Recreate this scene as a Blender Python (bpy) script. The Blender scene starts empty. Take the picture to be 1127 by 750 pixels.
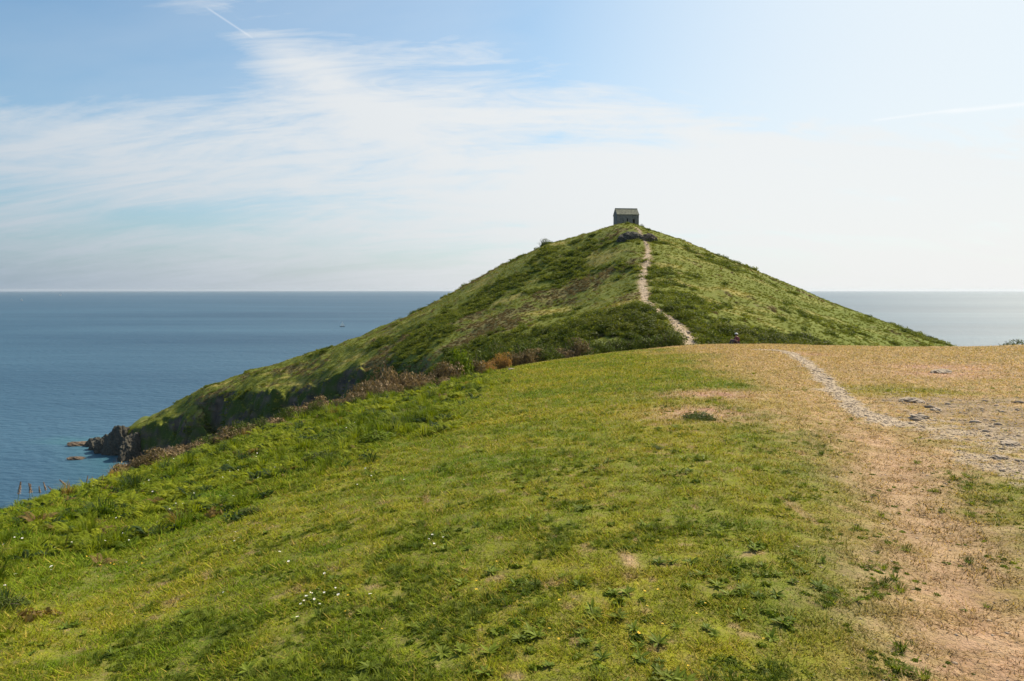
import bpy, math, random
import numpy as np
from mathutils import Vector, Matrix
random.seed(7); rng = np.random.default_rng(7)
SC = bpy.context.scene; COL = SC.collection
W, HH, F = 1127.0, 750.0, 751.0
PITCH = math.atan((375-319.3)/F)
cp, sp = math.cos(PITCH), math.sin(PITCH)
SEA = -62.0                      # eye is the origin; the sea lies 62 m below it

# ---------------------------------------------------------------- camera model helpers
def ray(px, py):
    """unit-forward (horizontal Y = 1) direction through a picture point"""
    px = np.asarray(px, float); py = np.asarray(py, float)
    x = (px-W/2)/F; y = -(py-HH/2)/F
    Y = cp + y*sp; Z = -sp + y*cp
    return x/Y, Z/Y
# ---------------------------------------------------------------- noise
def _hash(ix, iy, seed):
    n = (ix.astype(np.int64)*374761393 + iy.astype(np.int64)*668265263 + seed*1442695041) & 0xffffffff
    n = ((n ^ (n >> 13))*1274126177) & 0xffffffff
    return (n ^ (n >> 16)) & 0xffffffff
def perlin(x, y, seed=0):
    x = np.asarray(x, float); y = np.asarray(y, float)
    ix = np.floor(x); iy = np.floor(y); fx = x-ix; fy = y-iy
    ux = fx*fx*fx*(fx*(fx*6-15)+10); uy = fy*fy*fy*(fy*(fy*6-15)+10)
    def g(ox, oy):
        a = _hash(ix+ox, iy+oy, seed)*(2*math.pi/4294967296.0)
        return np.cos(a)*(fx-ox)+np.sin(a)*(fy-oy)
    a = g(0,0); b = g(1,0); c = g(0,1); d = g(1,1)
    return ((a+(b-a)*ux)+((c+(d-c)*ux)-(a+(b-a)*ux))*uy)*1.5
def fbm(x, y, sc, octv=4, seed=0, gain=0.5):
    s = 0.0; a = 1.0; t = 0.0
    for i in range(octv):
        s = s + a*perlin(x/sc+i*17.3, y/sc-i*9.1, seed+i); t += a
        a *= gain; sc /= 2.03
    return s/t
def sst(e0, e1, x):
    t = np.clip((x-e0)/(e1-e0), 0, 1); return t*t*(3-2*t)

# ---------------------------------------------------------------- terrain: radial profiles round the viewpoint
# every feature line is a list of (px, py, Y forward metres); or height given directly
def feat(pts, absz=False):
    out = []
    for p in pts:
        if absz:
            x, _ = ray(p[0], 319.3); X = x*p[1]; Yd = p[1]; Z = p[2]
        else:
            x, z = ray(p[0], p[1]); X = x*p[2]; Yd = p[2]; Z = z*p[2]
        out.append((math.atan2(X, Yd), math.hypot(X, Yd), Z))
    out.sort(); return np.array(out)
CREST = feat([(-500,900,6),(-250,700,8),(-100,605,10),(0,567,12),(60,547,14.5),(130,531,17.5),(200,507,20),(270,484,23),(330,465,26),(420,440,30),
              (470,430,33),(520,416,36),(570,404,40),(620,396,44),(700,386,48),(770,380,51),(850,379.5,52),(900,381,52),(1000,382.5,51),(1080,382,50),(1127,380,48),
              (1250,378,46),(1500,380,45),(1900,385,45)])
POST = feat([(-500,16,-17),(-100,22,-15.5),(0,24,-15.5),(130,31,-18.5),(270,37,-18),(330,40,-15.5),(420,46,-15),(520,56,-12.5),(620,62,-9.6),(700,66,-8.6),(770,68,-8.1),
             (900,66,-7.7),(1000,66,-8.8),(1127,66,-11),(1500,66,-12),(1900,66,-12)], True)
VAL = feat([(-500,60,-66),(-100,90,-67),(0,110,-68),(130,130,-69),(220,125,-68),(300,110,-64),(360,100,-55),(420,92,-42),(470,86,-26),(520,82,-17.5),(620,80,-11.5),(700,82,-8.8),
            (770,84,-8.2),(900,86,-9.5),(1000,90,-14),(1060,95,-20),(1127,95,-28),(1500,100,-40),(1900,100,-40)], True)
FOOT = feat([(-500,262,-72),(-100,262,-72),(20,268,-71),(80,268,-66),(120,252,-64.5),(150,238,-64),(224,210,-63),(300,188,-63),(360,162,-59),(420,138,-47),(470,120,-29),(520,112,-15.5),
             (620,106,-8),(700,104,-5.2),(770,106,-5.8),(900,112,-8.5),(1000,125,-13),(1060,135,-24),(1127,135,-38),(1500,140,-55),(1900,140,-55)], True)
EDGE = feat([(-500,800,270),(-100,640,272),(20,505,274),(70,496,273),(95,499,270),(118,487,262),(148,471,255),(185,461,249),(210,457,244),(224,453,240),(245,441,236),(280,431,228),(335,424,215),
             (365,413,203),(400,402,190),(440,392,175),(478,388,158),(520,374,158),(570,348,160),(620,338,158),(700,307,152),(740,303,152),(800,316,152),(850,330,152),
             (900,345,156),(950,358,158),(1000,370,160),(1050,384,160),(1127,425,160),(1500,560,165),(1900,600,165)])
SKY = feat([(-500,820,282),(-100,650,282),(20,506,283),(70,493,280),(95,496,277),(120,482,272),(150,465,269),(200,440,264),(230,425,261),(280,409,257),(330,393,252),(370,380,248),
            (400,369,245),(450,347,241),(500,322,237),(550,294,232),(600,270,228),(650,256.5,224),(672,250.5,222),(684,247.5,221),(700,248.5,220),(712,254,219),(750,265,217),(800,286,213),
            (850,307,208),(900,327,203),(950,345,197),(1000,363,190),(1050,383,182),(1127,430,175),(1500,580,178),(1900,620,178)])
AZT = np.radians(np.arange(-90, 90.01, 0.1))
def tab(f, sm=0.5):
    r = np.interp(AZT, f[:,0], f[:,1]); z = np.interp(AZT, f[:,0], f[:,2])
    n = int(sm/0.1*3); k = np.exp(-0.5*(np.arange(-n, n+1)/(sm/0.1))**2); k /= k.sum()
    g = lambda a: np.convolve(np.pad(a, n, mode='edge'), k, mode='valid')
    return g(r), g(z)
c_r, c_z = tab(CREST, 0.8); p_r, p_z = tab(POST, 2); v_r, v_z = tab(VAL, 2); f_r, f_z = tab(FOOT, 1.2)
e_r, e_z = tab(EDGE, 0.35); s_r, s_z = tab(SKY, 0.3)
one = np.ones_like(c_r)
KR = np.stack([one*0, c_r*0.5, c_r, p_r, v_r, f_r, e_r, s_r, s_r+24, s_r+75, s_r+150, s_r+420], 1)
fall = np.clip((s_z+62)/70, 0.05, 1)
KZ = np.stack([one*-1.65, -1.65+(c_z+1.65)*0.47, c_z, p_z, v_z, f_z, e_z, s_z, s_z-np.maximum(6*fall+1.2, 9*sst(-15, -30, s_z)), s_z-np.maximum(38*fall+4, 32*sst(-15, -30, s_z)), np.minimum(s_z-70, -68), one*-75], 1)
DH = np.diff(KR, axis=1); DD = np.diff(KZ, axis=1)/DH
KM = np.zeros_like(KR)
same = DD[:,1:]*DD[:,:-1] > 0
KM[:,1:-1] = np.where(same, 2*DD[:,1:]*DD[:,:-1]/np.where(same, DD[:,1:]+DD[:,:-1], 1), 0)
KM[:,0] = DD[:,0]; 
def crest_r(x, y): return np.interp(np.arctan2(x, y), AZT, c_r)
def H(x, y, detail=True):
    x = np.asarray(x, float); y = np.asarray(y, float)
    az = np.arctan2(x, y); r = np.hypot(x, y)
    if detail:
        wz = np.clip((r-140)/60, 0, 1)*sst(math.radians(-3), math.radians(-12), az)
        r = np.maximum(r+wz*(fbm(x, y, 22, 2, 11)*9+fbm(x, y, 6, 3, 12)*4.0), 0.01); az = az+wz*(fbm(x, y, 8, 3, 13)*0.009)
    t = np.clip((az-AZT[0])/(AZT[1]-AZT[0]), 0, len(AZT)-1.001); i = t.astype(int); w = (t-i)
    z = 0
    for j, ww in ((i, 1-w), (i+1, w)):
        zz = np.full(r.shape, -75.0)
        for k in range(KR.shape[1]-1):
            r0 = KR[j,k]; h = DH[j,k]; u = (r-r0)/h
            m = (u >= 0) & (u < 1)
            uu = np.clip(u, 0, 1); u2 = uu*uu; u3 = u2*uu
            val = (2*u3-3*u2+1)*KZ[j,k] + (u3-2*u2+uu)*h*KM[j,k] + (-2*u3+3*u2)*KZ[j,k+1] + (u3-u2)*h*KM[j,k+1]
            zz = np.where(m, val, zz)
        z = z + ww*zz
    if detail:
        cr = np.interp(az, AZT, c_r)
        far = sst(cr+6, cr+30, r)
        sr = np.interp(az, AZT, s_r)
        calm = 1-0.6*np.exp(-((r-sr)/14.0)**2)                # keep the skyline where it is
        z = z + far*calm*(fbm(x, y, 26, 3, 3)*1.5 + fbm(x, y, 7, 3, 5)*0.55)
        # cliffs: buttresses and gullies below the break of slope on the left
        er = np.interp(az, AZT, e_r); fr = np.interp(az, AZT, f_r)
        azd = np.degrees(az)
        cl = sst(-9, -13, azd)*sst(fr-14, fr+2, r)*(1-sst(er-7, er+1.5, r))
        arc = az*240
        z = z + cl*(np.abs(fbm(arc, r*0.6, 15, 4, 21))*11-3.0 + fbm(x, y, 4.0, 4, 31)*4.5)
        g1 = np.radians(-23.6)
        z = z - 12*np.exp(-(((az-g1)*240)/3.2)**2)*sst(er-12, er-2, r)*(1-sst(er+3, er+10, r))
        # rocky shore at the tip
        tip = sst(-29, -31.5, azd)*(r > 200)*sst(-71, -62, z)
        z = z + tip*(np.abs(fbm(x, y, 9, 4, 41))*5-1.2)
        # turf: small humps, worn hollows
        near = 1-sst(cr+4, cr+16, r)
        z = z + near*(fbm(x, y, 2.6, 3, 8)*0.045*sst(1.5, 5, r) + fbm(x, y, 0.45, 2, 9)*0.012)
        z = z - near*0.05*DIRTB(x, y)
    return z
# ---------------------------------------------------------------- ground plan in world metres
def groundhit(px, py, lo=1.5, hi=60):
    """where the smooth foreground turf lies along a line of sight"""
    X, Z = ray(px, py)
    Y = np.linspace(lo, hi, 1600)
    h = H(X*Y, Y, False); d = Z*Y-h
    k = np.argmax(d < 0)
    if d[k] >= 0: k = np.argmin(d)
    return X*Y[k], Y[k]
def hillhit(px, py):
    X, Z = ray(px, py)
    Y = np.linspace(75, 300, 3000); h = H(X*Y, Y, False); d = Z*Y-h
    k = np.argmax(d < 0)
    if d[k] >= 0: k = np.argmin(d)
    return X*Y[k], Y[k]
def polydist(x, y, pts, wid=None):
    """distance to a polyline, and its local half width"""
    best = np.full(np.shape(x), 1e9); bw = np.full(np.shape(x), 1.0)
    for i in range(len(pts)-1):
        ax, ay = pts[i]; bx, by = pts[i+1]; dx, dy = bx-ax, by-ay
        t = np.clip(((x-ax)*dx+(y-ay)*dy)/(dx*dx+dy*dy+1e-9), 0, 1)
        d = np.hypot(x-ax-t*dx, y-ay-t*dy)
        m = d < best; best = np.where(m, d, best)
        if wid is not None: bw = np.where(m, wid[i]+(wid[i+1]-wid[i])*t, bw)
    return best, bw
DIRTB = lambda x, y: 0.0
P_MAIN = [groundhit(*p) for p in [(840,385),(868,388),(886,398),(903,413),(922,432),(942,450),(965,463),(990,468)]]
W_MAIN = [0.7,0.5,0.36,0.30,0.27,0.27,0.34,0.42]
P_SIDE = [groundhit(*p) for p in [(990,468),(1020,470),(1060,480),(1100,492),(1140,505),(1200,525)]]
W_SIDE = [0.5,0.9,1.05,0.9,0.8,0.7]
P_ROCK = [groundhit(*p) for p in [(1010,440),(1040,447),(1085,462),(1120,478),(1180,490)]]
P_BAND = [groundhit(*p) for p in [(975,478),(985,510),(1005,545),(1030,590),(1055,640),(1080,690),(1105,740),(1150,820)]]
P_DRY = [groundhit(*p) for p in [(700,383),(770,392),(815,420),(850,460),(905,500),(950,560),(1000,640),(1050,730),(1090,800)]]
SCARS = [(groundhit(768,455),0.9,0.25),(groundhit(778,434),1.1,0.22),(groundhit(1033,404),2.2,0.5),(groundhit(1036,412),1.6,0.4),(groundhit(888,390),1.2,0.35),(groundhit(1068,407),0.9,0.3),(groundhit(694,619),0.05,0.04)]
GREENS = [(groundhit(1100,545),1.8,0.5),(groundhit(1115,610),0.7,0.5),(groundhit(980,430),2.0,0.8)]
HP = [hillhit(*p) for p in [(766,378),(757,368),(744,357),(728,349),(714,340),(709,325),(707,305),(712,290),(713,275),(708,262),(700,251)]]
HW = [1.5,1.4,1.2,1.1,0.95,0.9,0.8,0.85,0.5,0.4,0.35]
def DIRTB(x, y):
    d, _ = polydist(x, y, P_BAND); return np.exp(-(d/0.45)**2)
def zones(x, y):
    """fractions of the different covers at a place"""
    az = np.arctan2(x, y); r = np.hypot(x, y); cr = np.interp(az, AZT, c_r)
    z = {}
    n1 = fbm(x, y, 1.6, 4, 61); n2 = fbm(x, y, 0.35, 3, 62); n3 = fbm(x, y, 5.5, 3, 63)
    fg = 1-sst(cr+2, cr+7, r)
    d, w = polydist(x, y, P_MAIN, W_MAIN); d2, w2 = polydist(x, y, P_SIDE, W_SIDE); d3, _ = polydist(x, y, P_ROCK)
    ed = n1*0.9+n2*0.9
    z['gravel'] = fg*np.maximum(1-sst(0.55, 1.1, d/w+ed*0.8), (1-sst(0.3, 1.0, d2/w2+ed*2.0))*0.7)
    z['stony'] = fg*(1-sst(0.5, 1.4, d3+n1*2.6+n2*2.0))*0.8
    # dry ground: to the right of the dry line
    P = np.array(P_DRY); yy = np.clip(y, P[-1,1], P[0,1]); xb = np.interp(yy, P[::-1,1], P[::-1,0])
    side = (x-xb)/(0.35+0.055*y)+0.35 + n1*1.2 + n3*1.3 + n2*0.5
    dry = sst(-0.9, 1.3, side)
    for (c, a, b) in GREENS:
        dry = dry*(1-0.95*np.exp(-((x-c[0])/a)**2-((y-c[1])/(b*2.5))**2+n1*0.8))
    far_r = sst(5, 12, y)*sst(-0.6, 1.0, (x-xb)/(0.5+0.05*y)+n1*0.6)
    z['dry'] = fg*np.clip(np.maximum(dry*0.8, far_r*(0.95+n1*0.6)*np.clip(dry*1.6, 0.25, 1)), 0, 1)
    db, _ = polydist(x, y, P_BAND); z['dirt'] = fg*np.clip(np.exp(-((db+n1*0.45+n2*0.2)/0.58)**2)*1.0, 0, 1)*0.72
    for (c, a, b) in SCARS:
        z['dirt'] = np.maximum(z['dirt'], fg*np.exp(-(((x-c[0])/a)**2+((y-c[1])/(b*4))**2)*(1.0)+n2*0.9))
    rim = np.exp(-((r-cr+1.0)/2.2)**2)*sst(math.radians(-1), math.radians(5), az)
    z['dry'] = np.maximum(z['dry'], fg*rim*0.55*(0.7+n1))
    # patchy yellowing everywhere
    z['yellow'] = np.clip(0.42+n1*0.75+n3*0.5+n2*0.5, 0, 1)
    # tall leafy strip near the left edge
    LX = np.array(P_TALL); xl = np.interp(y, LX[:,1], LX[:,0]); 
    z['tall'] = fg*sst(-0.9, 1.3, (xl-x)/(0.3+0.04*y)+n1*1.8+n3*1.2)*(y < 36)
    hp, hw = polydist(x, y, HP, HW)
    z['hpath'] = (r > 70)*(1-sst(0.45, 1.1, hp/hw+n1*0.6+n2*0.7))
    z['hsoil'] = (r > 70)*(1-sst(0.6, 2.3, hp/hw+n1*1.0+fbm(x, y, 3, 2, 64)*0.9))
    z['far'] = 1-fg
    z['n1'] = n1; z['n2'] = n2
    return z
P_TALL = [groundhit(*p) for p in [(-120,800),(0,690),(70,640),(150,608),(250,570),(330,532),(400,505),(450,487),(500,455),(525,428),(535,416)]]
P_TALL.sort(key=lambda p: p[1])
GORSE_SPOTS = [((650,362),15,5),((690,358),12,5),((730,362),6,4),((600,372),9,4),((570,382),9,5),((530,392),8,5),((500,402),8,5),((640,285),9,6),((615,296),7,5),((600,275),4,4),((700,262),4,3),((725,300),4,7),((735,318),5,6),((740,335),5,4),((770,372),5,2.5),((850,374),7,2.5),((880,375),6,2.5),((830,372),5,2.5),((500,345),9,6),((480,360),9,6),((540,325),7,4),((455,375),8,5),((560,312),6,4)]
GS = [(hillhit(*c), a, b) for c, a, b in GORSE_SPOTS]
HEATH = [(hillhit(*c), a, b) for c, a, b in [((470,365),12,6),((520,345),9,6),((430,385),9,5),((560,360),9,6),((600,330),12,5),((510,375),8,5),((540,300),10,5),((340,400),12,4),((250,425),12,4),((655,315),8,3)]]
def hillzones(x, y):
    # vegetation runs in bands that follow the ridge down towards the left
    u = x*0.93-y*0.36; v = x*0.36+y*0.93
    g = fbm(u/2.2, v, 11, 4, 71)*1.1+fbm(x, y, 3.6, 4, 72)*0.85-0.08
    for (c, a, b) in GS: g = g+0.5*np.exp(-((x-c[0])/a)**2-((y-c[1])/(b*1.8))**2)
    right = sst(20, 60, x-0.18*y)
    gorse = sst(0.02, 0.34, g-0.15-0.06*right)
    h = fbm(u/2.0, v, 9, 4, 81)*1.1+fbm(x, y, 2.6, 3, 82)*0.7-0.12-0.25*right
    for (c, a, b) in HEATH: h = h+0.55*np.exp(-((x-c[0])/a)**2-((y-c[1])/(b*1.8))**2)
    heath = sst(0.08, 0.5, h)*(1-gorse*0.8)
    straw = sst(0.02, 0.5, fbm(u/2.6, v, 7, 4, 91)*1.1-0.02)
    return gorse, heath, straw, right
C = lambda *a: np.array(a)[None, :]
def mixc(a, b, t): return a+(b-a)*np.asarray(t)[:, None]
def groundcolor(x, y, zn=None, rock=None, blade=False, zz=0):
    zn = zn or zones(x, y)
    n = fbm(x, y, 0.12, 3, 101); m = fbm(x, y, 0.03, 2, 102)
    green = mixc(C(0.115,0.17,0.007), C(0.265,0.255,0.014), zn['yellow'])
    if not blade:
        green = green*0.85
        green = mixc(green, C(0.17,0.125,0.06), np.clip(0.25+n*0.6+m*0.5, 0, 1))
    green = mixc(green, C(0.27, 0.19, 0.10), sst(0.30, 0.55, fbm(x, y, 0.22, 3, 131)+0.35*zn['n1'])*0.75)
    green = green*1.06
    tall = mixc(C(0.10,0.165,0.010), C(0.22,0.25,0.018), np.clip(0.4+zn['n1'], 0, 1))
    c = mixc(green, tall, zn['tall'])
    dryc = mixc(C(0.40,0.255,0.14), C(0.52,0.34,0.215), np.clip(0.5+n*1.2, 0, 1))
    dryc = mixc(dryc, C(0.26,0.20,0.055), np.clip(0.15+zn['n1']*1.4, 0, 0.8))
    c = mixc(c, dryc, zn['dry']*np.clip(0.85+n*0.8, 0, 1))
    dirtc = mixc(C(0.46,0.295,0.195), C(0.32,0.19,0.13), np.clip(0.4+zn['n2']*1.6, 0, 1))
    c = mixc(c, dirtc, zn['dirt'])
    if not blade:
        st = mixc(C(0.29,0.215,0.14), C(0.16,0.125,0.095), np.clip(0.5+zn['n2']*2, 0, 1))
        c = mixc(c, st, zn['stony'])
        gr = mixc(C(0.46,0.37,0.26), C(0.34,0.265,0.19), np.clip(0.5+n*1.4, 0, 1))
        c = mixc(c, gr, zn['gravel'])
    far = zn['far']
    if np.any(far > 0):
        g, h, s, rt = hillzones(x, y)
        hc = mixc(C(0.13,0.15,0.02), C(0.26,0.225,0.06), s)
        hc = mixc(hc, C(0.13,0.165,0.024), rt*0.7)
        hc = mixc(hc, C(0.16,0.12,0.06), h*0.6)
        hc = mixc(hc, C(0.095,0.125,0.018), g*0.7)
        hc = mixc(hc, C(0.26,0.18,0.095), zn['hsoil']*0.75)
        hp = mixc(C(0.46,0.36,0.25), C(0.28,0.21,0.14), np.clip(0.4+zn['n2']*2.2, 0, 1))
        hc = mixc(hc, hp, zn['hpath'])
        c = mixc(c, hc, far)
    if rock is not None:
        st = fbm(x*0.7+y*0.5+zz*0.3, zz*1.1+y*0.2, 3.0, 5, 111)
        rc = mixc(C(0.05,0.045,0.04), C(0.15,0.115,0.085), np.clip(0.4+st*1.6, 0, 1)); rc = mixc(rc, C(0.055,0.08,0.016), np.clip(fbm(x+zz*0.4, y+zz*0.9, 7, 5, 112)*3.0+0.7, 0, 1)*sst(-34, -29, np.degrees(np.arctan2(x, y))+fbm(x, y, 12, 2, 113)*6))
        c = mixc(c, rc, rock)
    return np.clip(c, 0.004, 0.9)

# ---------------------------------------------------------------- mesh + material helpers
def srgb_attr(me, name, rgb, domain='POINT'):
    a = me.attributes.new(name, 'FLOAT_COLOR', domain)
    v = np.ones((len(rgb), 4), np.float32); v[:, :3] = rgb; a.data.foreach_set('color', v.ravel())
def mesh_np(name, verts, faces, n=4, smooth=False, mat=None):
    me = bpy.data.meshes.new(name)
    v = np.asarray(verts, np.float32); f = np.asarray(faces, np.int32)
    me.vertices.add(len(v)); me.vertices.foreach_set('co', v.ravel())
    me.loops.add(f.size); me.loops.foreach_set('vertex_index', f.ravel())
    me.polygons.add(len(f)); me.polygons.foreach_set('loop_start', np.arange(len(f), dtype=np.int32)*n)
    me.polygons.foreach_set('loop_total', np.full(len(f), n, np.int32))
    if smooth: me.polygons.foreach_set('use_smooth', np.ones(len(f), bool))
    me.update(calc_edges=True)
    if mat: me.materials.append(mat)
    return me
def link(name, me, parent=None, **props):
    o = bpy.data.objects.new(name, me); COL.objects.link(o)
    if parent is not None: o.parent = parent
    for k, v in props.items(): o[k] = v
    return o
def thing(name, label, cat, loc, rz=0, group=None):
    o = bpy.data.objects.new(name, None); COL.objects.link(o); o.empty_display_size = 0.2
    o.location = loc; o.rotation_euler = (0, 0, rz); o['label'] = label; o['category'] = cat
    if group: o['group'] = group
    return o
def newmat(name):
    m = bpy.data.materials.new(name); m.use_nodes = True; nt = m.node_tree
    return m, nt, nt.nodes['Principled BSDF']
def node(nt, t, **kw):
    n = nt.nodes.new(t)
    for k, v in kw.items():
        if hasattr(n, k): setattr(n, k, v)
        else: n.inputs[k].default_value = v
    return n
def math_(nt, op, a, b=None, clamp=False):
    n = nt.nodes.new('ShaderNodeMath'); n.operation = op; n.use_clamp = clamp
    for i, v in enumerate((a, b)):
        if v is None: continue
        if hasattr(v, 'links'): nt.links.new(v, n.inputs[i])
        else: n.inputs[i].default_value = v
    return n.outputs[0]
def mixrgb(nt, f, a, b, bt='MIX'):
    n = nt.nodes.new('ShaderNodeMix'); n.data_type = 'RGBA'; n.blend_type = bt
    for i, v in ((0, f), (6, a), (7, b)):
        if hasattr(v, 'links'): nt.links.new(v, n.inputs[i])
        elif isinstance(v, (tuple, list)): n.inputs[i].default_value = (*v[:3], 1)
        else: n.inputs[i].default_value = v
    return n.outputs[2]
def noise_mat(name, c1, c2, scale, rough=0.85, bump=0.3, detail=6, dist=0.02, c3=None, spec=0.3):
    m, nt, b = newmat(name)
    g = node(nt, 'ShaderNodeNewGeometry'); nz = node(nt, 'ShaderNodeTexNoise', Scale=scale, Detail=detail, Roughness=0.65)
    nt.links.new(g.outputs['Position'], nz.inputs['Vector'])
    cr = nt.nodes.new('ShaderNodeValToRGB'); cr.color_ramp.elements[0].position = 0.35; cr.color_ramp.elements[1].position = 0.65
    cr.color_ramp.elements[0].color = (*c1, 1); cr.color_ramp.elements[1].color = (*c2, 1)
    if c3:
        e = cr.color_ramp.elements.new(0.72); e.color = (*c3, 1)
    nt.links.new(nz.outputs[0], cr.inputs[0]); nt.links.new(cr.outputs[0], b.inputs['Base Color'])
    b.inputs['Roughness'].default_value = rough; b.inputs['Specular IOR Level'].default_value = spec
    bp = node(nt, 'ShaderNodeBump', Strength=bump, Distance=dist); nt.links.new(nz.outputs[0], bp.inputs['Height']); nt.links.new(bp.outputs[0], b.inputs['Normal'])
    return m
def foliage_mat(name, attr='tint', atype='INSTANCER', trans=0.35, const=None, var=0.35, vscale=9.0, gloss=0.35):
    """leaf shader: tint times small world-space variation, some light passes through"""
    m = bpy.data.materials.new(name); m.use_nodes = True; nt = m.node_tree; nt.nodes.clear()
    out = node(nt, 'ShaderNodeOutputMaterial')
    if const: col = node(nt, 'ShaderNodeRGB'); col.outputs[0].default_value = (*const, 1); c = col.outputs[0]
    else:
        a = node(nt, 'ShaderNodeAttribute', attribute_name=attr, attribute_type=atype); c = a.outputs['Color']
    g = node(nt, 'ShaderNodeNewGeometry')
    nz = node(nt, 'ShaderNodeTexNoise', Scale=vscale, Detail=2.0); nt.links.new(g.outputs['Position'], nz.inputs['Vector'])
    k = math_(nt, 'ADD', math_(nt, 'MULTIPLY', nz.outputs[0], var*4), 1-2*var)
    k = math_(nt, 'MULTIPLY', k, math_(nt, 'ADD', math_(nt, 'MULTIPLY', g.outputs['Random Per Island'], 0.5), 0.75))
    vm = node(nt, 'ShaderNodeVectorMath', operation='SCALE'); nt.links.new(c, vm.inputs[0]); nt.links.new(k, vm.inputs['Scale'])
    p = node(nt, 'ShaderNodeBsdfPrincipled', Roughness=0.55); p.inputs['Specular IOR Level'].default_value = gloss
    tr = node(nt, 'ShaderNodeBsdfTranslucent'); mx = node(nt, 'ShaderNodeMixShader'); mx.inputs[0].default_value = trans
    nt.links.new(vm.outputs[0], p.inputs['Base Color'])
    tc = mixrgb(nt, 1.0, vm.outputs[0], (1.15, 1.1, 0.5), 'MULTIPLY'); nt.links.new(tc, tr.inputs['Color'])
    nt.links.new(p.outputs[0], mx.inputs[1]); nt.links.new(tr.outputs[0], mx.inputs[2]); nt.links.new(mx.outputs[0], out.inputs[0])
    return m

# ---------------------------------------------------------------- ground sheet
def ground():
    azf = np.radians(np.concatenate([np.arange(-180, -46, 4.0), np.arange(-46, -41, 0.5), np.arange(-41, 41, 0.085), np.arange(41, 46, 0.5), np.arange(46, 180, 4.0)]))
    r1 = np.geomspace(0.6, 60, 620); r2 = np.arange(60.3, 175, 0.42); r3 = np.arange(175, 300, 0.32); r4 = np.geomspace(301, 720, 40)
    r = np.concatenate([r1, r2, r3, r4]); nr, na = len(r), len(azf)
    A, R = np.meshgrid(azf, r, indexing='ij'); x = (R*np.sin(A)).ravel(); y = (R*np.cos(A)).ravel()
    # behind the camera the sheet simply carries on the side profile
    z = H(x, y)
    Z = z.reshape(na, nr); X = x.reshape(na, nr); Y = y.reshape(na, nr)
    dzr = np.gradient(Z, axis=1)/np.gradient(R, axis=1)
    dza = np.gradient(Z, axis=0)/(np.gradient(A, axis=0)*R)
    slope = np.hypot(dzr, dza).ravel()
    rr = R.ravel()
    rock = sst(0.95, 1.5, slope+fbm(x, y, 3, 3, 51)*0.5)*(rr > 60)
    shore = sst(-53, -60, z+fbm(x, y, 5, 3, 52)*6)
    rock = np.maximum(rock, shore*(rr > 60))
    zn = zones(x, y)
    c = groundcolor(x, y, zn, rock, zz=z)
    wet = sst(-60.2, -61.6, z); c = c*(1-0.45*wet)[:, None]
    V = np.stack([x, y, z], 1); V = np.vstack([V, [[0, 0, -1.65]]])
    c = np.vstack([c, c[:1]])
    i = np.arange(na)[:, None]; j = np.arange(nr-1)[None, :]; i2 = (i+1) % na
    q = np.stack([i*nr+j, i2*nr+j, i2*nr+j+1, i*nr+j+1], -1).reshape(-1, 4)[:, ::-1]
    pm = np.maximum(zn['gravel'], zn['hpath'])
    pf = pm[q].mean(1) > 0.5
    isnear = np.hypot(x[q[:, 0]], y[q[:, 0]]) < 66
    wt = zn['gravel'][q].mean(1) > 0.5
    return V, q, c, pf, isnear, rock
m, nt, b = newmat('turf_and_soil'); GROUND = m
at = node(nt, 'ShaderNodeAttribute', attribute_name='Col'); g = node(nt, 'ShaderNodeNewGeometry')
n1 = node(nt, 'ShaderNodeTexNoise', Scale=45.0, Detail=6.0, Roughness=0.8); nt.links.new(g.outputs['Position'], n1.inputs['Vector'])
n2 = node(nt, 'ShaderNodeTexNoise', Scale=2.2, Detail=6.0, Roughness=0.7); nt.links.new(g.outputs['Position'], n2.inputs['Vector'])
k = math_(nt, 'ADD', math_(nt, 'MULTIPLY', n1.outputs[0], 1.0), math_(nt, 'MULTIPLY', n2.outputs[0], 0.8))
k = math_(nt, 'ADD', k, 0.1)
vm = node(nt, 'ShaderNodeVectorMath', operation='SCALE'); nt.links.new(at.outputs['Color'], vm.inputs[0]); nt.links.new(k, vm.inputs['Scale'])
nt.links.new(vm.outputs[0], b.inputs['Base Color']); b.inputs['Roughness'].default_value = 0.95; b.inputs['Specular IOR Level'].default_value = 0.15
b1 = node(nt, 'ShaderNodeBump', Strength=0.5, Distance=0.02); nt.links.new(n1.outputs[0], b1.inputs['Height'])
b2 = node(nt, 'ShaderNodeBump', Strength=0.5, Distance=0.25); nt.links.new(n2.outputs[0], b2.inputs['Height']); nt.links.new(b1.outputs[0], b2.inputs['Normal'])
nt.links.new(b2.outputs[0], b.inputs['Normal'])
V, q, gc, pf, isnear, rockv = ground()
def sub(name, mask, tris=None, **props):
    f = q[mask]; used, inv = np.unique(f, return_inverse=True)
    me = mesh_np(name, V[used], inv.reshape(-1, 4), 4, True, GROUND); srgb_attr(me, 'Col', gc[used]); return link(name, me, **props)
sub('ground', ~pf, kind='structure'); sub('path', pf & isnear, kind='structure'); sub('path', pf & ~isnear, kind='structure')

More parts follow.
